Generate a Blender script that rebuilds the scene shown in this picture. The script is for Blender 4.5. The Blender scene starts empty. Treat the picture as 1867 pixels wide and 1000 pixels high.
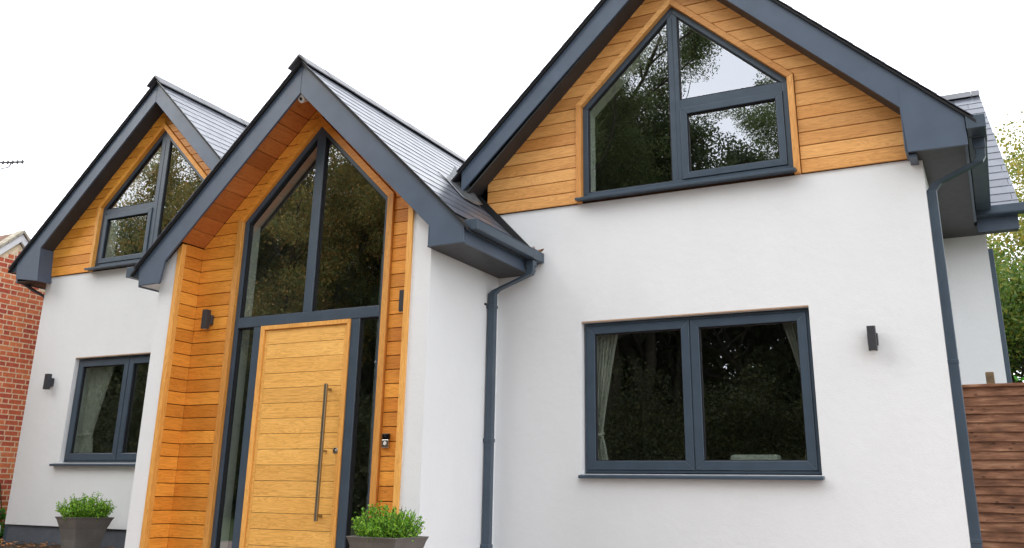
import bpy, bmesh, math, random
import numpy as np
from mathutils import Vector, Matrix

random.seed(7)
RNG = np.random.default_rng(11)
SC = bpy.context.scene
COL = SC.collection
ZO = 0.86                       # everything is measured from the lens, which hangs 0.86 m above the paving

# ------------------------------------------------------------------ camera
F_PX, YAW, PITCH, ROLL = 1670.8, -0.4817, 0.3050, 0.0180
cd = bpy.data.cameras.new('camera')
cam = bpy.data.objects.new('camera', cd)
COL.objects.link(cam)
SC.camera = cam
cd.sensor_fit = 'HORIZONTAL'
cd.sensor_width = 36.0
cd.lens = F_PX / 1867.0 * 36.0
cd.shift_y = (377.5 - 500.0) / 1867.0      # the photograph is the lower part of a taller frame
cd.clip_start = 0.05
cd.clip_end = 3000
fw = Vector((math.sin(YAW) * math.cos(PITCH), math.cos(YAW) * math.cos(PITCH), math.sin(PITCH)))
rt = Vector((math.cos(YAW), -math.sin(YAW), 0))
up = rt.cross(fw)
rt2 = math.cos(ROLL) * rt + math.sin(ROLL) * up
up2 = -math.sin(ROLL) * rt + math.cos(ROLL) * up
m3 = Matrix((rt2, up2, -fw)).transposed()
cam.matrix_world = Matrix.Translation((0, 0, ZO)) @ m3.to_4x4()


def pj(x, y, z):
    p = Vector((x, y, z))
    d = p.dot(fw)
    return 933.5 + F_PX * p.dot(rt2) / d, 377.5 - F_PX * p.dot(up2) / d


# ------------------------------------------------------------------ sky, sun, exposure
SUN_DIR = Vector((-0.62, -0.50, 0.60)).normalized()          # towards the sun, behind thick cloud
w = bpy.data.worlds.new('World')
SC.world = w
w.use_nodes = True
nt = w.node_tree
nt.nodes.clear()
N = nt.nodes.new
out = N('ShaderNodeOutputWorld')
bg = N('ShaderNodeBackground')
sky = N('ShaderNodeTexSky')
sky.sky_type = 'NISHITA'
sky.sun_disc = False
sky.sun_elevation = math.asin(SUN_DIR.z)
sky.sun_rotation = math.atan2(SUN_DIR.x, SUN_DIR.y)
sky.dust_density = 4
sky.ozone_density = 0.6
tc = N('ShaderNodeTexCoord')
noi = N('ShaderNodeTexNoise')
noi.inputs['Scale'].default_value = 2.2
noi.inputs['Detail'].default_value = 5
nt.links.new(tc.outputs['Generated'], noi.inputs['Vector'])
rmp = N('ShaderNodeValToRGB')
rmp.color_ramp.elements[0].position = 0.3
rmp.color_ramp.elements[0].color = (19.5, 20.3, 22.0, 1)
rmp.color_ramp.elements[1].position = 0.75
rmp.color_ramp.elements[1].color = (24.5, 24.6, 25.0, 1)
nt.links.new(noi.outputs['Fac'], rmp.inputs['Fac'])
mx = N('ShaderNodeMix')
mx.data_type = 'RGBA'
mx.inputs['Factor'].default_value = 0.93                     # closed cloud cover over the clear sky
nt.links.new(sky.outputs['Color'], mx.inputs['A'])
nt.links.new(rmp.outputs['Color'], mx.inputs['B'])
nt.links.new(mx.outputs['Result'], bg.inputs['Color'])
bg.inputs['Strength'].default_value = 0.111
nt.links.new(bg.outputs[0], out.inputs['Surface'])

sd = bpy.data.lights.new('sun', 'SUN')
sd.energy = 1.5
sd.angle = math.radians(35)
sd.color = (1.0, 0.975, 0.94)
so = bpy.data.objects.new('sun', sd)
COL.objects.link(so)
so.rotation_euler = (-SUN_DIR).to_track_quat('-Z', 'Y').to_euler()
so.location = (0, -10, 30)

SC.view_settings.view_transform = 'Standard'
SC.view_settings.look = 'None'
SC.view_settings.exposure = 0.08
SC.view_settings.gamma = 1.0
SC.cycles.max_bounces = 8
SC.cycles.diffuse_bounces = 4
SC.cycles.glossy_bounces = 4
SC.cycles.transparent_max_bounces = 16
SC.cycles.use_denoising = True
SC.cycles.sample_clamp_indirect = 6


# ------------------------------------------------------------------ materials
class MatB:
    def __init__(s, name, rough=0.6, spec=0.5, metal=0.0):
        s.m = bpy.data.materials.new(name)
        s.m.use_nodes = True
        s.t = s.m.node_tree
        s.b = s.t.nodes['Principled BSDF']
        s.b.inputs['Roughness'].default_value = rough
        s.b.inputs['Specular IOR Level'].default_value = spec
        s.b.inputs['Metallic'].default_value = metal
        s.geo = None

    def n(s, k, **kw):
        x = s.t.nodes.new(k)
        for a, v in kw.items():
            setattr(x, a, v)
        return x

    def l(s, a, b):
        s.t.links.new(a, b)

    def pos(s):
        if s.geo is None:
            s.geo = s.n('ShaderNodeNewGeometry')
        return s.geo.outputs['Position']

    def rand(s):
        return s.n('ShaderNodeObjectInfo').outputs['Random']

    def island(s):
        if s.geo is None:
            s.geo = s.n('ShaderNodeNewGeometry')
        return s.geo.outputs['Random Per Island']

    def noise(s, scale, detail=4, vec=None, stretch=None, rough=0.55, dist=0.0):
        t = s.n('ShaderNodeTexNoise')
        t.inputs['Scale'].default_value = scale
        t.inputs['Detail'].default_value = detail
        t.inputs['Roughness'].default_value = rough
        t.inputs['Distortion'].default_value = dist
        v = vec or s.pos()
        if stretch:
            mp = s.n('ShaderNodeVectorMath', operation='MULTIPLY')
            s.l(v, mp.inputs[0])
            mp.inputs[1].default_value = stretch
            v = mp.outputs[0]
        s.l(v, t.inputs['Vector'])
        return t.outputs['Fac']

    def ramp(s, fac, stops):
        r = s.n('ShaderNodeValToRGB')
        e = r.color_ramp.elements
        while len(e) < len(stops):
            e.new(0.5)
        for i, (p, c) in enumerate(stops):
            e[i].position = p
            e[i].color = (*c, 1) if len(c) == 3 else c
        s.l(fac, r.inputs['Fac'])
        return r.outputs['Color']

    def mul(s, a, b, fac=1.0):
        x = s.n('ShaderNodeMix', data_type='RGBA', blend_type='MULTIPLY')
        x.inputs['Factor'].default_value = fac
        s.l(a, x.inputs['A'])
        s.l(b, x.inputs['B'])
        return x.outputs['Result']

    def mix(s, a, b, fac):
        x = s.n('ShaderNodeMix', data_type='RGBA')
        if isinstance(fac, float):
            x.inputs['Factor'].default_value = fac
        else:
            s.l(fac, x.inputs['Factor'])
        s.l(a, x.inputs['A'])
        s.l(b, x.inputs['B'])
        return x.outputs['Result']

    def math(s, op, a, b):
        x = s.n('ShaderNodeMath', operation=op)
        for i, q in enumerate((a, b)):
            if isinstance(q, (int, float)):
                x.inputs[i].default_value = q
            else:
                s.l(q, x.inputs[i])
        return x.outputs[0]

    def col(s, c):
        if isinstance(c, tuple):
            s.b.inputs['Base Color'].default_value = (*c, 1)
        else:
            s.l(c, s.b.inputs['Base Color'])

    def bump(s, h, strength=0.3, dist=0.01):
        b = s.n('ShaderNodeBump')
        b.inputs['Strength'].default_value = strength
        b.inputs['Distance'].default_value = dist
        s.l(h, b.inputs['Height'])
        s.l(b.outputs['Normal'], s.b.inputs['Normal'])

    def rough(s, fac, a, b):
        r = s.n('ShaderNodeMapRange')
        r.inputs['To Min'].default_value = a
        r.inputs['To Max'].default_value = b
        s.l(fac, r.inputs['Value'])
        s.l(r.outputs[0], s.b.inputs['Roughness'])


def wood_mat(name, axis, light, mid, dark, rough=0.5, knots=True, vary=0.85):
    """oak board; the grain runs along axis (0 X, 1 Y, 2 Z)"""
    M = MatB(name, rough, 0.4)
    r = M.rand()
    offs = M.n('ShaderNodeCombineXYZ')
    M.l(M.math('MULTIPLY', r, 37.0), offs.inputs[0])
    M.l(M.math('MULTIPLY', r, 91.0), offs.inputs[1])
    M.l(M.math('MULTIPLY', r, 53.0), offs.inputs[2])
    add = M.n('ShaderNodeVectorMath', operation='ADD')
    M.l(M.pos(), add.inputs[0])
    M.l(offs.outputs[0], add.inputs[1])
    v = add.outputs[0]
    st1, st2, st3 = [14.0] * 3, [130.0] * 3, [2.0] * 3
    st1[axis], st2[axis], st3[axis] = 1.3, 5.0, 0.7
    g1 = M.noise(1.0, 3, v, tuple(st1), 0.5, 1.4)
    rings = M.math('SINE', M.math('MULTIPLY', g1, 58.0), 0.0)
    rings = M.math('ADD', M.math('MULTIPLY', rings, 0.5), 0.5)
    fib = M.noise(1.0, 4, v, tuple(st2), 0.6)
    blot = M.noise(1.0, 3, v, tuple(st3), 0.5)
    base = M.ramp(blot, [(0.3, mid), (0.68, light)])
    ringc = M.ramp(rings, [(0.0, (0.80, 0.74, 0.66)), (0.6, (1, 1, 1))])
    fibc = M.ramp(fib, [(0.32, (0.70, 0.63, 0.54)), (0.55, (1, 1, 1))])
    c = M.mul(M.mul(base, ringc, 0.80), fibc, 0.60)
    tint = M.ramp(M.rand(), [(0.0, (0.72, 0.63, 0.54)), (0.25, (0.94, 0.88, 0.80)), (0.7, (1.10, 1.10, 1.10)), (1.0, (0.88, 0.77, 0.64))])
    c = M.mul(c, tint, vary)
    if knots:
        kn = M.n('ShaderNodeTexVoronoi')
        kn.inputs['Scale'].default_value = 1.0
        ks = [5.0] * 3
        ks[axis] = 1.6
        mp = M.n('ShaderNodeVectorMath', operation='MULTIPLY')
        M.l(v, mp.inputs[0])
        mp.inputs[1].default_value = tuple(ks)
        M.l(mp.outputs[0], kn.inputs['Vector'])
        kc = M.ramp(kn.outputs['Distance'], [(0.015, dark), (0.06, (1, 1, 1))])
        c = M.mul(c, kc, 0.7)
    M.col(c)
    M.bump(fib, 0.15, 0.002)
    M.rough(fib, rough - 0.08, rough + 0.12)
    return M.m


OAK_L, OAK_M, OAK_D = (0.90, 0.41, 0.065), (0.76, 0.30, 0.038), (0.30, 0.17, 0.09)
oak_x = wood_mat('oak_along_x', 0, OAK_L, OAK_M, OAK_D)
oak_y = wood_mat('oak_along_y', 1, OAK_L, OAK_M, OAK_D)
oak_z = wood_mat('oak_along_z', 2, (0.84, 0.44, 0.11), (0.70, 0.33, 0.07), OAK_D, knots=False)
PALE_L, PALE_M = (0.80, 0.43, 0.145), (0.64, 0.30, 0.082)
pale_x = wood_mat('pale_oak_along_x', 0, PALE_L, PALE_M, OAK_D)
pale_z = wood_mat('pale_oak_along_z', 2, PALE_L, PALE_M, OAK_D, knots=False)
ceil_y = wood_mat('bounce_tinted_ceiling_oak', 1, (0.56, 0.21, 0.055), (0.46, 0.155, 0.038), OAK_D)  # ceiling oak with the red of light bounced between boards put into its colour
door_x = wood_mat('door_oak', 0, (0.95, 0.55, 0.155), (0.86, 0.46, 0.11), OAK_D, 0.42, knots=False, vary=0.35)


def m_simple(name, c, rough, spec=0.5, metal=0.0, var=0.12, scale=6.0, bump=0.0, bscale=200.0, bdist=0.002):
    M = MatB(name, rough, spec, metal)
    f = M.noise(scale, 5)
    a = tuple(x * (1 - var) for x in c)
    b = tuple(min(1, x * (1 + var)) for x in c)
    M.col(M.ramp(f, [(0.3, a), (0.7, b)]))
    M.rough(M.noise(scale * 2.3, 3), max(0.02, rough - 0.07), min(1, rough + 0.07))
    if bump:
        M.bump(M.noise(bscale, 3), bump, bdist)
    return M.m


anth = m_simple('anthracite_paint', (0.047, 0.070, 0.097), 0.36, 0.5, var=0.10, bump=0.05, bscale=500, bdist=0.001)
barge_m = m_simple('anthracite_bargeboard', (0.064, 0.090, 0.132), 0.42, 0.5, var=0.14, scale=3, bump=0.06, bscale=90, bdist=0.001)
soffit_m = m_simple('dark_soffit', (0.034, 0.034, 0.036), 0.5, 0.4, var=0.1)
black_m = m_simple('black_rubber', (0.012, 0.012, 0.013), 0.6, 0.3)
dark_backing = m_simple('dark_breather_membrane', (0.06, 0.025, 0.010), 0.9, 0.1)
lampm = m_simple('dark_grey_powder_coat', (0.035, 0.037, 0.042), 0.5, 0.4, bump=0.1, bscale=700)
steel = m_simple('brushed_steel', (0.55, 0.53, 0.49), 0.28, 0.5, 1.0, var=0.05, scale=30)
white_pl = m_simple('white_plastic', (0.75, 0.75, 0.74), 0.4, 0.5, var=0.04)
lead_m = m_simple('lead_sheet', (0.17, 0.18, 0.19), 0.38, 0.5, 0.5, var=0.35, scale=14, bump=0.25, bscale=25, bdist=0.01)
plinth_m = m_simple('grey_plinth_paint', (0.10, 0.112, 0.130), 0.75, 0.3, var=0.18, scale=5, bump=0.2, bscale=60)
tan_m = m_simple('tan_bead', (0.42, 0.27, 0.17), 0.7, 0.3)
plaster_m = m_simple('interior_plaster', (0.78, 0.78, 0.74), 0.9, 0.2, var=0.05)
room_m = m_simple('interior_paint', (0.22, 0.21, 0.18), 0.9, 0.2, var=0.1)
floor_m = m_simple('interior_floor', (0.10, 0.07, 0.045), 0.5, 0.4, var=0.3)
sofa_m = m_simple('pale_upholstery', (0.62, 0.62, 0.58), 0.85, 0.2, var=0.06, bump=0.2, bscale=300)
bluegrey_kerb = m_simple('pale_concrete', (0.52, 0.52, 0.50), 0.85, 0.2, var=0.1, bump=0.2, bscale=80)


def render_mat():
    M = MatB('white_render', 0.88, 0.2)
    big = M.noise(0.55, 5, rough=0.6)
    c = M.ramp(big, [(0.3, (0.735, 0.745, 0.750)), (0.7, (0.785, 0.795, 0.80))])
    streak = M.noise(1.0, 4, stretch=(2.0, 2.0, 0.5), rough=0.65)
    c = M.mul(c, M.ramp(streak, [(0.33, (0.965, 0.962, 0.955)), (0.65, (1, 1, 1))]), 0.6)
    fine = M.noise(170, 2)
    c = M.mul(c, M.ramp(fine, [(0.3, (0.93, 0.93, 0.93)), (0.6, (1, 1, 1))]), 0.7)
    M.col(c)
    h = M.math('ADD', M.math('MULTIPLY', M.noise(120, 3), 1.0), M.math('MULTIPLY', M.noise(9, 3), 1.6))
    M.bump(h, 0.32, 0.006)
    return M.m


render_m = render_mat()


def slate_mat():
    M = MatB('slate', 0.3, 0.9)
    r = M.rand()
    c = M.ramp(r, [(0.0, (0.078, 0.084, 0.106)), (0.5, (0.098, 0.106, 0.130)), (1.0, (0.118, 0.126, 0.152))])
    f = M.noise(9, 5)
    c = M.mul(c, M.ramp(f, [(0.3, (0.75, 0.75, 0.75)), (0.7, (1.1, 1.1, 1.1))]))
    M.col(c)
    M.b.inputs['Specular Tint'].default_value = (0.86, 0.92, 1.0, 1)
    M.rough(M.noise(5, 4), 0.26, 0.38)
    M.bump(M.noise(28, 4), 0.06, 0.003)
    return M.m


slate_m = slate_mat()


def brick_mat():
    M = MatB('red_brick', 0.85, 0.25)
    c = M.ramp(M.rand(), [(0.0, (0.48, 0.095, 0.060)), (0.3, (0.60, 0.13, 0.068)), (0.6, (0.70, 0.175, 0.075)), (1.0, (0.80, 0.27, 0.11))])
    f = M.noise(28, 5)
    c = M.mul(c, M.ramp(f, [(0.3, (0.68, 0.66, 0.64)), (0.7, (1.08, 1.06, 1.05))]))
    M.col(c)
    M.bump(M.noise(110, 4), 0.5, 0.004)
    return M.m


brick_m = brick_mat()
mortar_m = m_simple('cream_mortar', (0.78, 0.62, 0.42), 0.95, 0.15, var=0.2, scale=20, bump=0.4, bscale=150, bdist=0.003)


def fence_mat():
    M = MatB('stained_fence_board', 0.72, 0.3)
    r = M.rand()
    offs = M.n('ShaderNodeCombineXYZ')
    M.l(M.math('MULTIPLY', r, 40.0), offs.inputs[0])
    M.l(M.math('MULTIPLY', r, 70.0), offs.inputs[2])
    add = M.n('ShaderNodeVectorMath', operation='ADD')
    M.l(M.pos(), add.inputs[0])
    M.l(offs.outputs[0], add.inputs[1])
    fib = M.noise(1.0, 5, add.outputs[0], (5, 60, 90), 0.7, 1.2)
    blot = M.noise(1.0, 4, add.outputs[0], (3, 6, 14), 0.6)
    c = M.ramp(blot, [(0.3, (0.095, 0.040, 0.020)), (0.5, (0.255, 0.115, 0.062)), (0.7, (0.45, 0.24, 0.14))])
    c = M.mul(c, M.ramp(fib, [(0.3, (0.45, 0.42, 0.40)), (0.6, (1.05, 1.05, 1.05))]), 0.85)
    kn = M.n('ShaderNodeTexVoronoi')
    mp = M.n('ShaderNodeVectorMath', operation='MULTIPLY')
    M.l(add.outputs[0], mp.inputs[0])
    mp.inputs[1].default_value = (7, 7, 14)
    M.l(mp.outputs[0], kn.inputs['Vector'])
    kn.inputs['Scale'].default_value = 1.0
    c = M.mul(c, M.ramp(kn.outputs['Distance'], [(0.05, (0.25, 0.2, 0.18)), (0.18, (1, 1, 1))]))
    M.col(c)
    M.bump(fib, 0.5, 0.006)
    return M.m


fence_m = fence_mat()


def glass_mat(name, tint=0.93, base=0.34):
    m = bpy.data.materials.new(name)
    m.use_nodes = True
    t = m.node_tree
    t.nodes.clear()
    o = t.nodes.new('ShaderNodeOutputMaterial')
    tr = t.nodes.new('ShaderNodeBsdfTransparent')
    tr.inputs[0].default_value = (tint * 0.96, tint, tint * 0.965, 1)
    gl = t.nodes.new('ShaderNodeBsdfGlossy')
    gl.inputs['Roughness'].default_value = 0.0
    gl.inputs['Color'].default_value = (0.92, 0.95, 1.0, 1)
    fr = t.nodes.new('ShaderNodeFresnel')
    fr.inputs['IOR'].default_value = 1.5
    mr = t.nodes.new('ShaderNodeMapRange')          # a sealed double unit: four surfaces reflect
    mr.inputs['From Min'].default_value = 0.04
    mr.inputs['From Max'].default_value = 1.0
    mr.inputs['To Min'].default_value = base
    mr.inputs['To Max'].default_value = 1.0
    t.links.new(fr.outputs[0], mr.inputs['Value'])
    mr.clamp = True
    geo = t.nodes.new('ShaderNodeNewGeometry')
    nz = t.nodes.new('ShaderNodeTexNoise')
    nz.inputs['Scale'].default_value = 1.1
    nz.inputs['Detail'].default_value = 1
    t.links.new(geo.outputs['Position'], nz.inputs['Vector'])
    bp = t.nodes.new('ShaderNodeBump')
    bp.inputs['Strength'].default_value = 0.05
    bp.inputs['Distance'].default_value = 0.02
    t.links.new(nz.outputs['Fac'], bp.inputs['Height'])
    t.links.new(bp.outputs['Normal'], gl.inputs['Normal'])
    mix = t.nodes.new('ShaderNodeMixShader')
    inv = t.nodes.new('ShaderNodeMath')             # the unit reflects once, on the face the light meets
    inv.operation = 'SUBTRACT'
    inv.inputs[0].default_value = 1.0
    t.links.new(geo.outputs['Backfacing'], inv.inputs[1])
    fac = t.nodes.new('ShaderNodeMath')
    fac.operation = 'MULTIPLY'
    t.links.new(mr.outputs[0], fac.inputs[0])
    t.links.new(inv.outputs[0], fac.inputs[1])
    t.links.new(fac.outputs[0], mix.inputs[0])
    t.links.new(tr.outputs[0], mix.inputs[1])
    t.links.new(gl.outputs[0], mix.inputs[2])
    t.links.new(mix.outputs[0], o.inputs[0])
    return m


glass_m = glass_mat('coated_glass')


def leaf_mat(name, stops, rough=0.5, trans=0.35):
    M = MatB(name, rough, 0.35)
    c = M.ramp(M.island(), stops)
    M.col(c)
    t = M.n('ShaderNodeBsdfTranslucent')
    M.l(c, t.inputs['Color'])
    mixs = M.n('ShaderNodeMixShader')
    mixs.inputs[0].default_value = trans
    o = M.t.nodes['Material Output']
    M.l(M.b.outputs[0], mixs.inputs[1])
    M.l(t.outputs[0], mixs.inputs[2])
    M.l(mixs.outputs[0], o.inputs['Surface'])
    return M.m


leaf_green = leaf_mat('oak_leaves', [(0, (0.09, 0.13, 0.045)), (0.5, (0.155, 0.21, 0.07)), (1, (0.25, 0.29, 0.10))], trans=.5)
leaf_dark = leaf_mat('dark_evergreen_leaves', [(0, (0.045, 0.065, 0.028)), (1, (0.115, 0.15, 0.055))], trans=.45)
leaf_under = leaf_mat('undergrowth_leaves', [(0, (0.030, 0.040, 0.016)), (.6, (0.065, 0.085, 0.030)), (1, (0.12, 0.10, 0.035))], trans=.45)
leaf_autumn = leaf_mat('autumn_leaves', [(0, (0.22, 0.27, 0.09)), (0.5, (0.36, 0.34, 0.11)), (0.8, (0.56, 0.38, 0.11)), (1, (0.62, 0.32, 0.10))], trans=.5)
leaf_yellow = leaf_mat('yellowing_leaves', [(0, (0.10, 0.16, 0.025)), (0.5, (0.24, 0.26, 0.04)), (1, (0.46, 0.33, 0.05))], trans=0.5)
leaf_box = leaf_mat('shrub_leaves', [(0, (0.07, 0.20, 0.015)), (0.5, (0.18, 0.41, 0.028)), (1, (0.36, 0.58, 0.06))], 0.4, 0.35)
leaf_bush = leaf_mat('bright_bush_leaves', [(0, (0.03, 0.13, 0.015)), (1, (0.10, 0.34, 0.035))])
leaf_dead = leaf_mat('fallen_leaves', [(0, (0.12, 0.05, 0.02)), (0.6, (0.35, 0.13, 0.035)), (1, (0.50, 0.26, 0.10))], 0.7, 0.1)
bark_m = m_simple('bark', (0.055, 0.047, 0.036), 0.9, 0.15, var=0.4, scale=8, bump=0.6, bscale=25, bdist=0.03)


# ------------------------------------------------------------------ mesh helpers
def world_loc(o):
    v = Vector((0, 0, 0))
    while o is not None:
        v += o.location
        o = o.parent
    return v


class MB:
    """collects shapes, in metres from the lens; build() links them as ONE mesh object"""

    def __init__(s):
        s.v = []
        s.f = []

    def poly(s, pts, faces):
        k = len(s.v)
        s.v += [tuple(p) for p in pts]
        s.f += [tuple(k + i for i in f) for f in faces]
        return s

    def box(s, x0, x1, y0, y1, z0, z1):
        return s.poly([(x, y, z) for x in (x0, x1) for y in (y0, y1) for z in (z0, z1)],
                      [(0, 1, 3, 2), (4, 6, 7, 5), (0, 4, 5, 1), (2, 3, 7, 6), (0, 2, 6, 4), (1, 5, 7, 3)])

    def prism(s, pts, a0, a1, axis='y'):
        """2-D outline swept along an axis: y -> outline is (x,z); x -> (y,z); z -> (x,y)"""
        ar = sum(pts[i][0] * pts[(i + 1) % len(pts)][1] - pts[(i + 1) % len(pts)][0] * pts[i][1] for i in range(len(pts)))
        if ar < 0:
            pts = pts[::-1]
        n = len(pts)
        if axis == 'y':
            A = [(p[0], a0, p[1]) for p in pts] + [(p[0], a1, p[1]) for p in pts]
            fr = [tuple(range(n)), tuple(range(2 * n - 1, n - 1, -1))]
            sd = [(i, i + n, (i + 1) % n + n, (i + 1) % n) for i in range(n)]
        elif axis == 'x':
            A = [(a0, p[0], p[1]) for p in pts] + [(a1, p[0], p[1]) for p in pts]
            fr = [tuple(range(n - 1, -1, -1)), tuple(range(n, 2 * n))]
            sd = [(i, (i + 1) % n, (i + 1) % n + n, i + n) for i in range(n)]
        else:
            A = [(p[0], p[1], a0) for p in pts] + [(p[0], p[1], a1) for p in pts]
            fr = [tuple(range(n - 1, -1, -1)), tuple(range(n, 2 * n))]
            sd = [(i, (i + 1) % n, (i + 1) % n + n, i + n) for i in range(n)]
        return s.poly(A, fr + sd)

    def ring(s, outer, inner, y0, y1, skip=()):
        n = len(outer)
        for i in range(n):
            if i in skip:
                continue
            j = (i + 1) % n
            s.prism([outer[i], outer[j], inner[j], inner[i]], y0, y1)
        return s

    def tube(s, pts, r, seg=8, cap=True):
        k = len(s.v)
        P = [Vector(p) for p in pts]
        R_ = r if isinstance(r, (list, tuple)) else [r] * len(P)
        prev = None
        for i, p in enumerate(P):
            d = (P[min(i + 1, len(P) - 1)] - P[max(i - 1, 0)]).normalized()
            a = prev if prev is not None else (Vector((0, 0, 1)) if abs(d.z) < 0.9 else Vector((1, 0, 0)))
            a = (a - d * a.dot(d)).normalized()
            prev = a
            b = d.cross(a)
            for q in range(seg):
                t = 2 * math.pi * q / seg
                s.v.append(tuple(p + (a * math.cos(t) + b * math.sin(t)) * R_[i]))
        for i in range(len(P) - 1):
            for q in range(seg):
                q2 = (q + 1) % seg
                s.f.append((k + i * seg + q, k + i * seg + q2, k + (i + 1) * seg + q2, k + (i + 1) * seg + q))
        if cap:
            s.f.append(tuple(k + q for q in range(seg - 1, -1, -1)))
            s.f.append(tuple(k + (len(P) - 1) * seg + q for q in range(seg)))
        return s

    def sweep_rect(s, pts, wx, wy):
        """square pipe through points; wx: width along X, wy: width along Y at each level (for pipes that run down)"""
        k = len(s.v)
        for p in pts:
            for (a, b) in ((-1, -1), (1, -1), (1, 1), (-1, 1)):
                s.v.append((p[0] + a * wx / 2, p[1] + b * wy / 2, p[2]))
        for i in range(len(pts) - 1):
            for q in range(4):
                q2 = (q + 1) % 4
                s.f.append((k + i * 4 + q, k + (i + 1) * 4 + q, k + (i + 1) * 4 + q2, k + i * 4 + q2))
        s.f.append((k, k + 1, k + 2, k + 3))
        e = k + (len(pts) - 1) * 4
        s.f.append((e + 3, e + 2, e + 1, e))
        return s

    def build(s, name, mat, parent=None, bevel=0.0, smooth=False, seg=1):
        me = bpy.data.meshes.new(name)
        o = bpy.data.objects.new(name, me)
        COL.objects.link(o)
        off = Vector((0, 0, ZO))
        if parent is not None:
            o.parent = parent
            off = off - world_loc(parent)
        me.from_pydata([tuple(Vector(p) + off) for p in s.v], [], s.f)
        bm = bmesh.new()
        bm.from_mesh(me)
        bmesh.ops.recalc_face_normals(bm, faces=bm.faces)
        bm.to_mesh(me)
        bm.free()
        me.materials.append(mat)
        if smooth:
            me.polygons.foreach_set('use_smooth', [True] * len(me.polygons))
        if bevel:
            b = o.modifiers.new('edge', 'BEVEL')
            b.width = bevel
            b.segments = seg
            b.limit_method = 'ANGLE'
            b.angle_limit = math.radians(40)
        return o


def empty(name, loc, label, cat, group=None):
    o = bpy.data.objects.new(name, None)
    COL.objects.link(o)
    o.empty_display_size = 0.2
    o.location = (loc[0], loc[1], loc[2] + ZO)
    o['label'] = label
    o['category'] = cat
    if group:
        o['group'] = group
    return o


def tag(o, label, cat, group=None, kind=None):
    o['label'] = label
    if cat:
        o['category'] = cat
    if group:
        o['group'] = group
    if kind:
        o['kind'] = kind
    return o


def structure(o, label=None):
    o['kind'] = 'structure'
    if label:
        o['label'] = label
    return o


def inst(name, me, loc, rot, parent, z0=True):
    """a piece that shares its mesh; loc in metres from the lens"""
    o = bpy.data.objects.new(name, me)
    COL.objects.link(o)
    o.parent = parent
    p = Vector((loc[0], loc[1], loc[2] + ZO)) - world_loc(parent)
    o.location = p
    o.rotation_euler = rot
    return o


def inset(poly, wd):
    """convex outline moved inwards; wd one width, or one per edge"""
    n = len(poly)
    ar = sum(poly[i][0] * poly[(i + 1) % n][1] - poly[(i + 1) % n][0] * poly[i][1] for i in range(n))
    sg = 1 if ar > 0 else -1
    ws = wd if isinstance(wd, (list, tuple)) else [wd] * n
    L = []
    for i in range(n):
        a, b = Vector(poly[i]), Vector(poly[(i + 1) % n])
        d = (b - a).normalized()
        nn = Vector((-d.y, d.x)) * sg
        L.append((a + nn * ws[i], d))
    res = []
    for i in range(n):
        p, d = L[i - 1]
        q, e = L[i]
        den = d.x * e.y - d.y * e.x
        t = ((q.x - p.x) * e.y - (q.y - p.y) * e.x) / den
        res.append((p.x + d.x * t, p.y + d.y * t))
    return res


def clip(poly, a, b, c):
    """keep a*x + b*z <= c"""
    res = []
    n = len(poly)
    for i in range(n):
        p, q = poly[i], poly[(i + 1) % n]
        fp, fq = a * p[0] + b * p[1] - c, a * q[0] + b * q[1] - c
        if fp <= 0:
            res.append(p)
        if (fp < 0 < fq) or (fq < 0 < fp):
            t = fp / (fp - fq)
            res.append((p[0] + (q[0] - p[0]) * t, p[1] + (q[1] - p[1]) * t))
    return res


def parea(p):
    return abs(sum(p[i][0] * p[(i + 1) % len(p)][1] - p[(i + 1) % len(p)][0] * p[i][1] for i in range(len(p)))) / 2


# ------------------------------------------------------------------ the numbers of the house
T = 0.983                                  # roof pitch
TH = math.atan(T)
GZ = -ZO                                   # paving
YR = 9.0                                   # face of the two side wings
YP = 7.555                                 # face of the porch
YD = 7.887                                 # face of the entrance screen
PITCH_B = 0.144                            # cladding board pitch
#        centre   inner apex  roof apex  barge face
GR = dict(x=-2.705, zi=5.762, zt=6.155, yb=8.72)
GL = dict(x=-10.635, zi=5.545, zt=5.90, yb=8.74)
GM = dict(x=-6.675, zi=4.382, zt=4.80, yb=7.45)

# ------------------------------------------------------------------ ground
g = MB().box(-700, 700, -700, 700, GZ - 0.6, GZ - 0.006)
gm = MatB('rough_grass', 0.9, 0.2)
gm.col(gm.ramp(gm.noise(0.6, 6), [(0.3, (0.030, 0.045, 0.016)), (0.7, (0.065, 0.085, 0.030))]))
gm.bump(gm.noise(14, 4), 0.5, 0.05)
structure(g.build('ground', gm.m), 'rough grass around the house')
dm = MatB('block_paving', 0.85, 0.25)
br = dm.n('ShaderNodeTexBrick')
br.inputs['Scale'].default_value = 5.0
br.inputs['Color1'].default_value = (0.29, 0.22, 0.185, 1)
br.inputs['Color2'].default_value = (0.37, 0.29, 0.25, 1)
br.inputs['Mortar'].default_value = (0.11, 0.085, 0.065, 1)
br.inputs['Mortar Size'].default_value = 0.012
dm.l(dm.pos(), br.inputs['Vector'])
dm.col(dm.mul(br.outputs['Color'], dm.ramp(dm.noise(3, 5), [(0.3, (0.7, 0.7, 0.7)), (0.7, (1.1, 1.1, 1.1))])))
structure(MB().box(-12.4, 5.5, -7.5, 8.98, GZ - 0.1, GZ).build('driveway', dm.m), 'block paved driveway before the house')
soil_m = m_simple('bed_soil', (0.055, 0.038, 0.026), 0.95, 0.1, var=0.5, scale=18, bump=0.9, bscale=30, bdist=0.04)
bed = MB()
nx, ny = 40, 12
for i in range(nx + 1):
    for j in range(ny + 1):
        x = -13.35 + (4.66) * i / nx
        y = 8.0 + 1.0 * j / ny
        bed.v.append((x, y, -0.765 + 0.03 * math.sin(x * 5.1 + y * 7) * math.sin(y * 9.3 + x * 2) + random.uniform(-.012, .012)))
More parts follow.
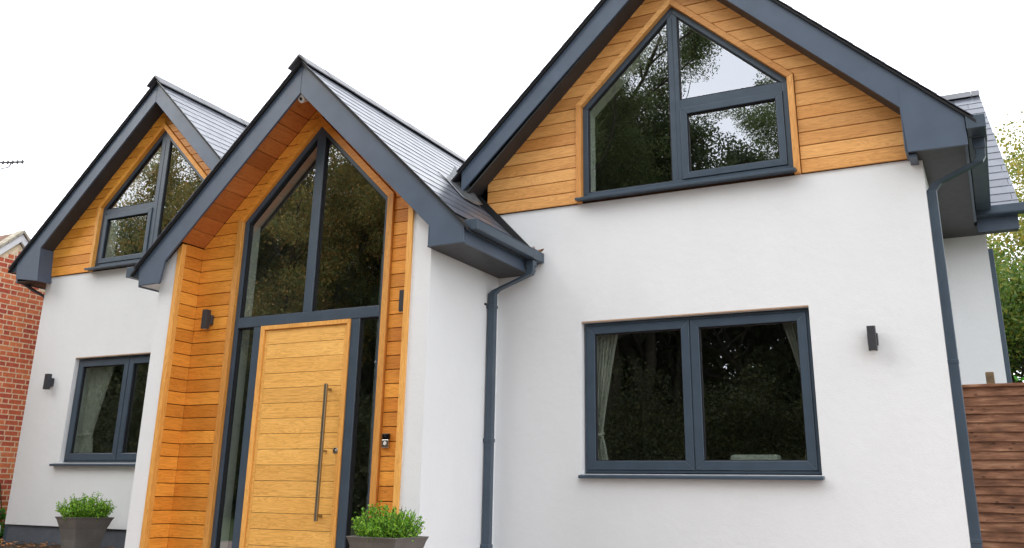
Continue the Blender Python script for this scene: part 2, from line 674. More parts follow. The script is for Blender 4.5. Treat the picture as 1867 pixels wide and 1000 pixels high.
for i in range(nx):
    for j in range(ny):
        k = i * (ny + 1) + j
        bed.f.append((k, k + ny + 1, k + ny + 2, k + 1))
structure(bed.build('flower_bed', soil_m, smooth=True), 'strip of bare brown soil below the wing wall')
edge_k = MB()
structure(MB().box(-13.35, -8.70, 7.94, 8.0, GZ, -0.755).build('bed_kerb', bluegrey_kerb, bevel=0.006), 'pale edging stone along the soil bed')
# fallen leaves on the soil
fl = MB()
for i in range(190):
    x, y = random.uniform(-13.3, -8.75), random.uniform(8.03, 8.95)
    r, a = random.uniform(.02, .045), random.uniform(0, 6.28)
    tl = random.uniform(-.02, .03)
    z = -0.735 + random.uniform(0, .012)
    fl.poly([(x + r * math.cos(a), y + r * math.sin(a), z), (x - r * .5 * math.sin(a), y + r * .5 * math.cos(a), z + tl),
             (x - r * math.cos(a), y - r * math.sin(a), z + .005), (x + r * .5 * math.sin(a), y - r * .5 * math.cos(a), z + tl * .5)], [(0, 1, 2, 3)])
tag(fl.build('fallen_leaves', leaf_dead), 'brown fallen leaves scattered over the soil bed', 'leaves', kind='stuff')

# ------------------------------------------------------------------ the house
house = empty('house', (-6.7, 10.5, GZ), 'modern white rendered house with three oak clad gables and grey bargeboards', 'house')


def wall_with_hole(x0, x1, z0, z1, hole, y0, y1, top=None):
    b = MB()
    hx0, hx1, hz0, hz1 = hole
    b.box(x0, hx0, y0, y1, z0, z1)
    b.box(hx1, x1, y0, y1, z0, z1)
    b.box(hx0, hx1, y0, y1, z0, hz0)
    b.box(hx0, hx1, y0, y1, hz1, z1)
    return b


# right wing
LRW = (-3.838, -1.475, 0.222, 1.78)
LLW = (-11.85, -9.69, 0.330, 1.80)
CZR, CZL = 3.119, 3.090
wall_r = wall_with_hole(-4.86, -0.329, -0.86, CZR - 0.004, LRW, YR, YR + 0.30).build('wall', render_m, house)
wall_r['label'] = 'white rendered wall of the larger gable wing'
side_r = MB().box(-0.629, -0.329, YR + 0.30, 12.05, -0.86, 3.10).build('wall', render_m, house)
# left wing
wall_l = wall_with_hole(-12.80, -8.66, -0.515, CZL - 0.004, LLW, YR, YR + 0.30).build('wall', render_m, house)
wall_l['label'] = 'white rendered wall of the smaller gable wing'
MB().box(-12.80, -12.50, YR + 0.30, 13.5, -0.515, 3.08).build('wall', render_m, house)
MB().box(-12.76, -8.67, YR + 0.03, YR + 0.28, GZ, -0.515).build('plinth', plinth_m, house)
vent = MB()
vent.box(-11.55, -11.30, YR + 0.018, YR + 0.03, -0.62, -0.585)
vent.build('air_vent', m_simple('vent_grey', (0.16, 0.17, 0.18), 0.6), house)
# porch
PXL, PXR = -8.66, -4.86
TL0, TL1 = -8.412, -8.345                 # oak corner post on the porch
TR0, TR1 = -5.150, -5.085


def under(g_, x, dz=0.0):
    return g_['zi'] - T * abs(x - g_['x']) + dz


pw = MB()
pw.prism([(PXL, GZ), (TL0, GZ), (TL0, under(GM, TL0, .10)), (PXL, under(GM, PXL, .10))], YP, 7.95)
pw.build('wall', render_m, house)['label'] = 'white rendered strip of porch wall beside the oak return'
pw = MB()
pw.prism([(TR1, GZ), (PXR, GZ), (PXR, under(GM, PXR, .10)), (TR1, under(GM, TR1, .10))], YP, 7.95)
pw.box(PXR - 0.25, PXR, 7.95, YR, GZ, 2.50)
pw.build('wall', render_m, house)['label'] = 'white rendered porch pier and side wall by the downpipe'
MB().box(PXL, PXL + 0.25, 7.95, YR, GZ, 2.50).build('wall', render_m, house)
# back wing
bw = MB().box(-0.329, 0.152, 12.05, 16.2, GZ, 3.10).prism([(12.06, 3.10), (16.0, 3.10), (14.05, 5.0)], -.1, .150, 'x').build('wall', render_m, house)
bw['label'] = 'white rendered wall of the rear wing behind the fence'
# wall behind everything that closes the house
MB().box(-12.5, -0.63, 13.2, 13.5, GZ, 3.0).build('wall', render_m, house)

# ---- gable cladding ---------------------------------------------------------
WR = [(-3.813, 3.178), (-1.502, 3.178), (-1.502, 4.180), (-2.717, 5.331), (-3.813, 4.279)]
WL = [(-11.765, 3.141), (-9.505, 3.141), (-9.505, 4.085), (-10.635, 5.200), (-11.765, 4.085)]
WD = [(-7.728, -0.80), (-5.641, -0.80), (-5.641, 3.105), (-6.675, 4.138), (-7.728, 3.071)]
EXTRA = 0.0


def outset5(p, wv):
    """the outline around a five-sided window: sides and slopes moved out, the foot kept"""
    q = inset(p, [0.0, -wv, -wv, -wv, -wv])
    return [(q[0][0], p[0][1]), (q[1][0], p[1][1]), q[2], q[3], q[4]]


def gable_boards(parent, gx, ztop, z0, hole, xl, xr, y0, y1, mat, zmax, extra=None):
    """horizontal boards, each one piece, cut to the roof slope and round the window"""
    z = z0
    while z < zmax:
        za, zb = z + 0.004, z + PITCH_B - 0.004
        strip = [(xl, za), (xr, za), (xr, zb), (xl, zb)]
        strip = clip(strip, -T, 1, ztop - T * gx)          # under the left slope
        if len(strip) > 2:
            strip = clip(strip, T, 1, ztop + T * gx)       # under the right slope
        if extra and len(strip) > 2:
            strip = clip(strip, *extra)
        if len(strip) > 2:
            hb = [p[1] for p in hole]
            pieces = []
            if za < max(hb) and zb > min(hb):
                ax, az = hole[3]
                # left of the hole, by its left side and left slope
                q = clip(strip, 1, 0, ax)
                a = clip(q, 1, 0, hole[4][0])              # beside the upright
                d = Vector((ax - hole[4][0], az - hole[4][1]))
                b = clip(q, d.y, -d.x, d.y * ax - d.x * az) if len(q) > 2 else []
                if zb <= hole[4][1]:
                    pieces.append(a)
                elif za >= hole[4][1]:
                    pieces.append(b)
                else:
                    lo = clip(a, 0, 1, hole[4][1]) if len(a) > 2 else []
                    hi = clip(b, 0, -1, -hole[4][1]) if len(b) > 2 else []
                    # one L-shaped piece: join in order
                    pieces.append(join_left(lo, hi))
                q = clip(strip, -1, 0, -ax)
                a = clip(q, -1, 0, -hole[2][0]) if len(q) > 2 else []
                d = Vector((hole[2][0] - ax, hole[2][1] - az))
                b = clip(q, d.y, -d.x, d.y * ax - d.x * az) if len(q) > 2 else []
                if zb <= hole[2][1]:
                    pieces.append(a)
                elif za >= hole[2][1]:
                    pieces.append(b)
                else:
                    lo = clip(a, 0, 1, hole[2][1]) if len(a) > 2 else []
                    hi = clip(b, 0, -1, -hole[2][1]) if len(b) > 2 else []
                    pieces.append(join_right(lo, hi))
            else:
                pieces.append(strip)
            for p in pieces:
                if p and len(p) > 2 and parea(p) > 0.0006:
                    dy = random.uniform(-.0012, .0012)
                    MB().prism(p, y0 + dy, y1).build('board', mat, parent, bevel=0.0025)
        z += PITCH_B


def uniq(p):
    r = []
    for q in p:
        if not r or (abs(q[0] - r[-1][0]) + abs(q[1] - r[-1][1])) > 1e-5:
            r.append(q)
    if len(r) > 1 and abs(r[0][0] - r[-1][0]) + abs(r[0][1] - r[-1][1]) < 1e-5:
        r.pop()
    return r


def join_left(lo, hi):
    if len(lo) < 3:
        return hi
    if len(hi) < 3:
        return lo
    lz = sorted(set([round(p[1], 5) for p in lo] + [round(p[1], 5) for p in hi]))
    L, R_ = [], []
    for z in lz:
        xs = [p[0] for p in lo + hi if abs(p[1] - z) < 2e-5]
        L.append((min(xs), z))
        R_.append((max(xs), z))
    return uniq(L[::-1] + R_)


join_right = join_left

cl_r = MB()
tri = [(-5.0, CZR), (-0.34, CZR), (-0.34, under(GR, -.34, .03)), (GR['x'], GR['zi'] + .03), (-5.0, under(GR, -5.0, .03))]
oR = outset5(WR, 0.02)
b_ = MB()
for i, q in enumerate([[(-5.0, CZR), (WR[0][0] - .02, CZR), oR[4], oR[3], (GR['x'], GR['zi'] + .03), (-5.0, under(GR, -5.0, .03))],
                       [(WR[1][0] + .02, CZR), (-.34, CZR), (-.34, under(GR, -.34, .03)), (GR['x'], GR['zi'] + .03), oR[3], oR[2]],
                       [(WR[0][0] - .02, CZR - .0), (WR[1][0] + .02, CZR), (WR[1][0] + .02, WR[1][1] - .01), (WR[0][0] - .02, WR[1][1] - .01)]]):
    b_.prism(q, 9.0, 9.28)
clad_r = b_.build('cladding', dark_backing, house)
clad_r['label'] = 'oak board cladding of the larger gable'
TRIM = 0.064
oR = outset5(WR, TRIM)
hR = outset5(WR, TRIM + .007)
hole_r = [(hR[0][0], CZR), (hR[1][0], CZR), hR[2], hR[3], hR[4]]
gable_boards(clad_r, GR['x'], GR['zi'] + 0.012, CZR, hole_r, -5.02, -0.345, 8.974, 8.996, pale_x, 5.8,
             extra=(-T, -1, -(GM['zt'] + T * GM['x']) - 0.0))
# oak lining round the window
t = MB()
WR0 = [(WR[0][0], CZR), (WR[1][0], CZR)] + WR[2:]
OR0 = [(oR[0][0], CZR), (oR[1][0], CZR)] + oR[2:]
for i, nm in ((1, 'z'), (2, 'x'), (3, 'x'), (4, 'z')):
    j = (i + 1) % 5
    MB().prism([OR0[i], OR0[j], WR0[j], WR0[i]], 8.948, 9.05).build('trim', pale_z if nm == 'z' else pale_x, clad_r, bevel=0.003)

b_ = MB()
oL = outset5(WL, 0.02)
for q in [[(-12.70, CZL), (WL[0][0] - .02, CZL), oL[4], oL[3], (GL['x'], GL['zi'] + .03), (-12.70, under(GL, -12.70, .03))],
          [(WL[1][0] + .02, CZL), (-8.57, CZL), (-8.57, under(GL, -8.57, .03)), (GL['x'], GL['zi'] + .03), oL[3], oL[2]],
          [(WL[0][0] - .02, CZL), (WL[1][0] + .02, CZL), (WL[1][0] + .02, WL[1][1] - .01), (WL[0][0] - .02, WL[1][1] - .01)]]:
    b_.prism(q, 9.0, 9.28)
clad_l = b_.build('cladding', dark_backing, house)
clad_l['label'] = 'oak board cladding of the smaller gable beyond the porch'
oL = outset5(WL, TRIM)
hL = outset5(WL, TRIM + .007)
hole_l = [(hL[0][0], CZL), (hL[1][0], CZL), hL[2], hL[3], hL[4]]
gable_boards(clad_l, GL['x'], GL['zi'] + 0.012, CZL, hole_l, -12.735, -8.58, 8.974, 8.996, oak_x, 5.6)
WL0 = [(WL[0][0], CZL), (WL[1][0], CZL)] + WL[2:]
OL0 = [(oL[0][0], CZL), (oL[1][0], CZL)] + oL[2:]
for i, nm in ((1, 'z'), (2, 'x'), (3, 'x'), (4, 'z')):
    j = (i + 1) % 5
    MB().prism([OL0[i], OL0[j], WL0[j], WL0[i]], 8.948, 9.05).build('trim', oak_z if nm == 'z' else oak_x, clad_l, bevel=0.003)

# ---- porch cladding: back wall, return and sloping ceiling ------------------------
SOF = 0.058                                # ceiling boards lie above the bargeboard's lower edge
ATR = 0.078
oD = outset5(WD, 0.02)
b_ = MB()
XI = TL1 - 0.004                           # face of the oak return
for q in [[(XI - .05, GZ), (WD[0][0] - .02, GZ), oD[4], oD[3], (GM['x'], GM['zi'] + .12), (XI - .05, under(GM, XI - .05, .12))],
          [(WD[1][0] + .02, GZ), (TR1, GZ), (TR1, under(GM, TR1, .12)), (GM['x'], GM['zi'] + .12), oD[3], oD[2]]]:
    b_.prism(q, YD + 0.010, YD + 0.20)
b_.prism([(YP + .06, GZ), (YD + .01, GZ), (YD + .01, 2.85), (YP + .06, 2.85)], XI - .06, XI - .024, 'x')
clad_p = b_.build('cladding', dark_backing, house)
clad_p['label'] = 'honey coloured oak boards lining the recessed porch'
oD = outset5(WD, ATR)
ZB0 = -0.80
gable_boards(clad_p, GM['x'], GM['zi'] + SOF, ZB0, outset5(WD, ATR + .007), XI - .004, TR1 - 0.02, YD - 0.016, YD + 0.006, oak_x, 4.5)
z = ZB0
while z < 2.85:
    za, zb = z + 0.004, min(z + PITCH_B - 0.004, under(GM, XI, SOF))
    if zb - za > .02:
        MB().prism([(YP + 0.05, za), (YD - 0.0165, za), (YD - 0.0165, zb), (YP + 0.05, zb)], XI - 0.022, XI + random.uniform(-.001, .001), 'x').build('board', oak_y, clad_p, bevel=0.0025)
    z += PITCH_B
# mirror return on the far pier, facing away from the lens
z = ZB0
while z < 2.85:
    za, zb = z + 0.004, min(z + PITCH_B - 0.004, under(GM, TR0, SOF))
    if zb - za > .02:
        MB().prism([(YP + 0.05, za), (YD - 0.018, za), (YD - 0.018, zb), (YP + 0.05, zb)], TR0 + 0.004, TR0 + 0.026, 'x').build('board', oak_y, clad_p)
    z += PITCH_B
# posts at the porch corners
for (a, b2) in ((TL0, TL1), (TR0, TR1)):
    xm = a if a < GM['x'] else b2
    MB().prism([(a, GZ), (b2, GZ), (b2, under(GM, b2, .05)), (a, under(GM, a, .05))], YP - 0.022, YP + 0.05).build('corner_post', oak_z, clad_p, bevel=0.004)
# arch lining round the glazed screen
for i, nm in ((1, 'z'), (2, 'x'), (3, 'x'), (4, 'z')):
    j = (i + 1) % 5
    MB().prism([oD[i], oD[j], WD[j], WD[i]], YD - 0.045, YD + 0.02).build('trim', oak_z if nm == 'z' else oak_x, clad_p, bevel=0.003)
# ceiling boards, running front to back under each slope
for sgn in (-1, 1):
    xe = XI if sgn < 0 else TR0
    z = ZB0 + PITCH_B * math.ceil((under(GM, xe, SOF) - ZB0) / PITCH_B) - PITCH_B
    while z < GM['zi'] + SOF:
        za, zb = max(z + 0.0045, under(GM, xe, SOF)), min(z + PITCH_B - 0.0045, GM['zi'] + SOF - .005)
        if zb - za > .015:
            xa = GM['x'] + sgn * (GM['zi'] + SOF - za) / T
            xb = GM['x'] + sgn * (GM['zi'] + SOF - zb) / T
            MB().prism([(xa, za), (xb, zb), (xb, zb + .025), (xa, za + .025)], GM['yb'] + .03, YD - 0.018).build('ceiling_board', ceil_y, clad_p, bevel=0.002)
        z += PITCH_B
MB().prism([(XI - .2, under(GM, XI - .2, SOF + .03)), (GM['x'], GM['zi'] + SOF + .03), (TR0 + .2, under(GM, TR0 + .2, SOF + .03)),
            (TR0 + .2, under(GM, TR0 + .2, SOF + .05)), (GM['x'], GM['zi'] + SOF + .05), (XI - .2, under(GM, XI - .2, SOF + .05))], GM['yb'] + .03, YD + .02).build('ceiling_backing', dark_backing, clad_p)


# ---- windows -----------------------------------------------------------------
def pane(poly, y, parent):
    o = MB().prism(poly, y, y + 0.006).build('pane', glass_m, parent)
    return o


def gable_window(P, y, fr, mull, transom, sash_side, label):
    """five-sided window: fixed light on one side, top light over an opening sash on the other"""
    inn = inset(P, fr)
    win = MB().ring(P, inn, y, y + 0.07).build('window', anth, house, bevel=0.004, seg=2)
    win['label'] = label
    bead = inset(inn, 0.012)
    m0, m1 = mull
    ax = P[3][0]
    topz = lambda x, W: W[3][1] - (W[3][1] - W[2][1]) / (W[2][0] - W[3][0]) * abs(x - W[3][0])
    mm = MB()
    zt = min(topz(m0, inn), topz(m1, inn))
    mm.prism([(m0, inn[0][1]), (m1, inn[0][1]), (m1, topz(m1, inn)), (ax, inn[3][1]), (m0, topz(m0, inn))], y + .004, y + 0.066)
    mm.box((m0 + m1) / 2 - .003, (m0 + m1) / 2 + .003, y - .002, y + .01, inn[0][1], zt)
    mm.build('mullion', anth, win, bevel=0.003)
    t0, t1 = transom
    if sash_side > 0:
        sx0, sx1 = m1, inn[1][0]
        fixed = clip(inn, 1, 0, m0)
        side = clip(inn, -1, 0, -m1)
    else:
        sx0, sx1 = inn[0][0], m0
        fixed = clip(inn, -1, 0, -m1)
        side = clip(inn, 1, 0, m0)
    MB().box(sx0, sx1, y + .006, y + .064, t0, t1).build('transom', anth, win, bevel=0.003)
    so_, si_ = [(sx0 + .003, inn[0][1] + .003), (sx1 - .003, inn[0][1] + .003), (sx1 - .003, t0 - .003), (sx0 + .003, t0 - .003)], None
    si_ = inset(so_, 0.072)
    MB().ring(so_, si_, y - .012, y + .052).build('sash', anth, win, bevel=0.004, seg=2)
    MB().ring(si_, inset(si_, 0.010), y + .006, y + .04).build('gasket', black_m, win)
    pane(inset(si_, .002), y + .030, win)
    f2 = inset(fixed, .012)
    MB().ring(inset(fixed, .0005), f2, y + .012, y + .05).build('gasket', black_m, win)
    pane(inset(f2, -.006), y + .034, win)
    top = clip(side, 0, -1, -t1)
    f3 = inset(top, .012)
    MB().ring(inset(top, .0005), f3, y + .012, y + .05).build('gasket', black_m, win)
    pane(inset(f3, -.006), y + .034, win)
    sl = MB()
    y = y - .025
    sl.prism([(y - .115, P[0][1] - .052), (y + .05, P[0][1] - .035), (y + .05, P[0][1] - .002), (y - .10, P[0][1] - .020), (y - .115, P[0][1] - .022)], P[0][0] - .045, P[1][0] + .03, 'x')
    sl.build('sill', anth, win, bevel=0.004)
    return win


win_ur = gable_window(WR, 9.012, 0.062, (-2.775, -2.662), (4.062, 4.165), 1, 'pointed grey framed window reflecting tall trees in the larger gable')
win_ul = gable_window(WL, 9.008, 0.060, (-10.69, -10.525), (3.965, 4.055), -1, 'pointed grey framed window in the smaller gable')


def casement(x0, x1, xm, z0, z1, y, label, sill):
    P = [(x0, z0), (x1, z0), (x1, z1), (x0, z1)]
    inn = inset(P, .028)
    win = MB().ring(P, inn, y, y + .07).build('window', anth, house, bevel=0.003)
    win['label'] = label
    MB().box(xm - .014, xm + .014, y + .004, y + .066, inn[0][1], inn[2][1]).build('mullion', anth, win, bevel=0.003)
    for (a, b2) in ((inn[0][0] + .002, xm - .006), (xm + .006, inn[1][0] - .002)):
        so_ = [(a, inn[0][1] + .002), (b2, inn[0][1] + .002), (b2, inn[2][1] - .002), (a, inn[2][1] - .002)]
        si_ = inset(so_, [.088, .086, .080, .086])
        MB().ring(so_, si_, y - .014, y + .05).build('sash', anth, win, bevel=0.005, seg=2)
        MB().ring(si_, inset(si_, .009), y + .006, y + .04).build('gasket', black_m, win)
        pane(inset(si_, .002), y + .028, win)
    sl = MB()
    sl.prism([(y - .135, z0 - .058), (y + .05, z0 - .038), (y + .05, z0 - .002), (y - .12, z0 - .026), (y - .135, z0 - .028)], sill[0], sill[1], 'x')
    sl.build('sill', anth, win, bevel=0.004)
    MB().box(x0 - .01, x1 + .012, y - .062, y - .046, z1 + .012, z1 + .024).build('drip_bead', tan_m, win)
    return win


win_lr = casement(-3.825, -1.488, -2.668, .234, 1.767, 9.06, 'wide two leaf grey window with pale curtains below the larger gable', (-3.855, -1.455))
win_ll = casement(-11.837, -9.70, -10.772, .340, 1.784, 9.06, 'two leaf grey window half hidden by the porch', (-11.955, -9.63))

# ---- entrance screen and door ------------------------------------------------------
inn = inset(WD, .055)
inn[0] = (inn[0][0], -.80)
inn[1] = (inn[1][0], -.80)
scr = MB().ring(WD, inn, YD, YD + .09, skip=(0,)).build('entrance_screen', anth, house, bevel=0.004, seg=2)
scr['label'] = 'tall pointed glazed screen with grey frame round the front door'
MB().box(inn[0][0], inn[1][0], YD - .004, YD + .088, 1.787, 1.905).build('transom', anth, scr, bevel=0.004)
zt = inn[3][1]
MB().prism([(-6.735, 1.905), (-6.612, 1.905), (-6.612, zt - .06), (-6.675, zt), (-6.735, zt - .06)], YD + .002, YD + .086).build('mullion', anth, scr, bevel=0.004)
MB().box(-7.428, -7.312, YD + .002, YD + .086, -.80, 1.787).build('post', anth, scr, bevel=0.004)
MB().box(-6.055, -5.940, YD + .002, YD + .086, -.80, 1.787).build('post', anth, scr, bevel=0.004)
for q in ([(inn[0][0], -.80), (-7.428, -.80), (-7.428, 1.787), (inn[0][0], 1.787)],
          [(-5.940, -.80), (inn[1][0], -.80), (inn[1][0], 1.787), (-5.940, 1.787)]):
    f2 = inset(q, .012)
    MB().ring(inset(q, .0005), f2, YD + .02, YD + .07).build('gasket', black_m, scr)
    pane(inset(f2, -.006), YD + .045, scr)
up_l = clip(clip(inn, 1, 0, -6.735), 0, -1, -1.905)
up_r = clip(clip(inn, -1, 0, 6.612), 0, -1, -1.905)
for q in (up_l, up_r):
    q = uniq(q)
    f2 = inset(q, .012)
    MB().ring(inset(q, .0005), f2, YD + .02, YD + .07).build('gasket', black_m, scr)
    pane(inset(f2, -.006), YD + .045, scr)
# door
DX0, DX1, DZ1 = -7.312, -6.055, 1.787
dfo = [(DX0 + .001, -.80), (DX1 - .001, -.80), (DX1 - .001, DZ1 - .001), (DX0 + .001, DZ1 - .001)]
LX0, LX1, LZ1 = -7.248, -6.104, 1.735
dfi = [(LX0 - .004, -.80), (LX1 + .004, -.80), (LX1 + .004, LZ1 + .004), (LX0 - .004, LZ1 + .004)]
door = MB().box(LX0 + .004, LX1 - .004, YD + .034, YD + .075, -.795, LZ1 - .004).build('door', dark_backing, house)
door['label'] = 'wide oak plank front door with long square bar handle'
MB().ring(dfo, dfi, YD - .012, YD + .08, skip=(0,)).build('door_frame', oak_z, door, bevel=0.003)
MB().box(LX0, LX0 + .034, YD + .010, YD + .034, -.795, LZ1).build('stile', door_x, door, bevel=.001)
MB().box(LX1 - .034, LX1, YD + .010, YD + .034, -.795, LZ1).build('stile', door_x, door, bevel=.001)
z = LZ1
first = True
while z > -.79:
    z2 = max(-.795, z - .163)
    MB().box(LX0 + .036, LX1 - .036, YD + .012 + random.uniform(-.0006, .0006), YD + .034, z2 + .0022, z - .0022 if not first else z).build('plank', door_x, door, bevel=.0012)
    first = False
    z = z2
hb = MB().box(-6.283, -6.251, YD - .085, YD - .055, -.285, 1.095)
bronze = m_simple('dull_bronze_steel', (.34, .30, .23), .36, .5, 1.0, var=.05, scale=30)
handle = hb.build('handle', bronze, door, bevel=.002)
for hz in (1.04, .405, -.235):
    MB().box(-6.280, -6.254, YD - .055, YD + .014, hz - .013, hz + .013).build('standoff', bronze, door, bevel=.002)
MB().tube([(-6.143, YD + .014, .411), (-6.143, YD + .000, .411)], [.032, .032], 20).build('lock_rose', steel, door, bevel=.002)
MB().tube([(-6.143, YD + .002, .411), (-6.143, YD - .010, .411)], [.016, .016], 16).build('lock_cylinder', steel, door, bevel=.001)
MB().box(PXL + .3, PXR - .3, YP - .05, YD + .3, GZ, -.805).build('threshold', m_simple('stone_step', (.30, .29, .27), .8, var=.15, bump=.2), house, bevel=.004)


# ---- bargeboards, eaves, soffits ------------------------------------------------------
def barge(poly, yb, label=None):
    o = MB().prism(poly, yb, yb + .028).build('bargeboard', barge_m, house, bevel=.003)
    if label:
        o['label'] = label
    return o


def top_at(g_, x, d=-0.035):
    return g_['zt'] + d - T * abs(x - g_['x'])


# larger gable
g_ = GR
barge([(g_['x'], g_['zi']), (-.452, under(g_, -.452)), (-.430, 3.098), (.073, 3.090), (.073, top_at(g_, .073)), (g_['x'], g_['zt'] - .035)], g_['yb'], 'grey bargeboard with boxed end above the downpipe')
barge([(g_['x'], g_['zi']), (-5.235, under(g_, -5.235) + .085), (-5.235, top_at(g_, -5.235)), (g_['x'], g_['zt'] - .035)], g_['yb'] + .0006)
MB().box(-.4545, -.4475, g_['yb'] - .002, g_['yb'] + .002, 3.11, 3.88).build('joint_cover', barge_m, house)
# middle gable
g_ = GM
barge([(g_['x'] + .0015, g_['zi']), (-4.832, under(g_, -4.832)), (-4.826, 2.352), (-4.420, 2.356), (-4.420, top_at(g_, -4.420)), (g_['x'] + .0015, g_['zt'] - .035)], g_['yb'])
barge([(g_['x'] - .0015, g_['zi']), (-8.515, under(g_, -8.515)), (-8.557, 2.312), (-8.905, 2.306), (-8.935, top_at(g_, -8.935)), (g_['x'] - .0015, g_['zt'] - .035)], g_['yb'])
MB().box(-4.834, -4.8265, g_['yb'] - .003, g_['yb'] + .002, 2.36, 2.565).build('joint_cover', barge_m, house)
# smaller gable
g_ = GL
barge([(g_['x'] - .0015, g_['zi']), (-12.72, under(g_, -12.72)), (-12.66, 2.975), (-13.18, 3.05), (-13.22, top_at(g_, -13.22)), (g_['x'] - .0015, g_['zt'] - .035)], g_['yb'], 'grey bargeboard with boxed end against the brick wall')
barge([(g_['x'] + .0015, g_['zi']), (-8.30, under(g_, -8.30)), (-8.30, top_at(g_, -8.30)), (g_['x'] + .0015, g_['zt'] - .035)], g_['yb'])

# sloping soffits between bargeboard and cladding
for g_, xa, xb in ((GR, -5.235, -.452), (GL, -12.72, -8.30)):
    for s, xe in ((-1, xa), (1, xb)):
        MB().prism([(g_['x'], g_['zi'] + .006), (xe, under(g_, xe, .006)), (xe, under(g_, xe, .03)), (g_['x'], g_['zi'] + .03)], g_['yb'] + .028, 9.0).build('soffit', soffit_m, house)
# box ends: inner cheek, flat soffit, fascia running back
MB().box(-.452, -.430, GR['yb'] + .028, 8.973, 3.098, 3.545).build('box_cheek', barge_m, house)
MB().prism([(-.43, 3.090), (-.36, 3.088), (-.36, 3.055), (-.43, 3.058)], GR['yb'] + .05, 8.999).build('box_cheek', barge_m, house)
MB().box(-.40, .045, GR['yb'] + .028, 12.05, 3.096, 3.110).build('soffit', soffit_m, house, bevel=.002)
MB().box(.045, .070, GR['yb'] + .028, 11.40, 3.088, 3.36).build('fascia', barge_m, house, bevel=.002)
MB().box(-4.86, -4.440, GM['yb'] + .028, 8.999, 2.358, 2.372).build('soffit', soffit_m, house, bevel=.002)
MB().box(-4.440, -4.416, GM['yb'] + .028, 8.999, 2.350, 2.58).build('fascia', barge_m, house, bevel=.002)
MB().box(-8.92, -8.66, GM['yb'] + .028, 8.999, 2.312, 2.326).build('soffit', white_pl, house)
MB().box(-8.935, -8.913, GM['yb'] + .028, 8.999, 2.296, 2.54).build('fascia', barge_m, house, bevel=.002)
MB().prism([(-12.72, under(GL, -12.72)), (-12.66, 2.975), (-12.68, 2.975), (-12.74, under(GL, -12.72))], GL['yb'] + .028, 8.972).build('box_cheek', barge_m, house)
MB().box(-13.17, -12.68, GL['yb'] + .028, 13.5, 3.00, 3.012).build('soffit', soffit_m, house)
MB().box(-13.20, -13.172, GL['yb'] + .028, 13.5, 2.99, 3.36).build('fascia', barge_m, house)


# ---- gutters and downpipes -----------------------------------------------------------
def gutter(x0, x1, y0, y1, zt_, h=.105, t=.006, side=1, cap0=True, cap1=True):
    b = MB()
    b.box(x0, x1, y0, y1, zt_ - h, zt_ - h + t)
    b.box(x0, x0 + t, y0, y1, zt_ - h + t, zt_)
    b.box(x1 - t, x1, y0, y1, zt_ - h + t, zt_)
    xo = x1 if side > 0 else x0
    b.box(min(xo, xo - side * .018), max(xo, xo - side * .018), y0 + .001, y1 - .001, zt_ - .012, zt_ + .002)
    if cap0:
        b.box(x0 - .002, x1 + .002, y0 - .006, y0 + .02, zt_ - h - .002, zt_ + .003)
    if cap1:
        b.box(x0 - .002, x1 + .002, y1 - .02, y1 + .006, zt_ - h - .002, zt_ + .003)
    return b.build('gutter', anth, house, bevel=.004, seg=2)


gm_ = gutter(-4.415, -4.285, 7.47, 8.985, 2.585)
for yy in (8.80,):
    MB().box(-4.419, -4.281, yy - .075, yy + .075, 2.474, 2.590).build('union', anth, gm_, bevel=.004)
pp = MB()
pp.sweep_rect([(-4.350, 8.80, 2.475), (-4.350, 8.80, 2.355), (-4.370, 8.80, 2.315), (-4.765, 8.775, 2.165), (-4.803, 8.765, 2.125), (-4.803, 8.765, GZ)], .082, .075)
dp1 = pp.build('downpipe', anth, house, bevel=.006, seg=2)
MB().box(-4.40, -4.30, 8.755, 8.845, 2.40, 2.47).build('outlet', anth, dp1, bevel=.005)
for zz in (1.98, .55, -.5):
    MB().box(-4.857, -4.757, 8.720, 8.810, zz - .018, zz + .018).build('pipe_clip', anth, dp1, bevel=.003)
MB().box(-4.875, -4.845, 8.68, 8.71, 1.995, 2.015).build('clip_screw', black_m, dp1)
gr_ = gutter(.080, .235, GR['yb'] - .02, 11.43, 3.352, h=.118)
MB().box(.076, .239, 8.93, 9.10, 3.228, 3.357).build('union', anth, gr_, bevel=.004)
pp = MB()
pp.sweep_rect([(.165, 9.02, 3.235), (.165, 9.02, 3.06), (.135, 9.02, 3.01), (-.235, 9.055, 2.86), (-.283, 9.075, 2.80), (-.283, 9.075, GZ)], .085, .080)
dp2 = pp.build('downpipe', anth, house, bevel=.006, seg=2)
MB().box(.112, .218, 8.97, 9.07, 3.13, 3.23).build('outlet', anth, dp2, bevel=.005)
for zz in (1.2, -.3):
    MB().box(-.328, -.238, 9.032, 9.118, zz - .018, zz + .018).build('pipe_clip', anth, dp2, bevel=.003)
gutter(-9.16, -8.945, 7.47, 8.985, 2.555, side=-1, h=.12)
gl_ = gutter(-13.36, -13.205, 8.76, 13.4, 3.275, side=-1)
pp = MB().sweep_rect([(-13.26, 8.95, 3.17), (-13.26, 8.95, 3.02), (-13.0, 8.99, 2.88), (-12.86, 9.08, 2.80), (-12.845, 9.10, 2.74), (-12.845, 9.10, GZ)], .075, .075)
pp.build('downpipe', anth, house, bevel=.005)
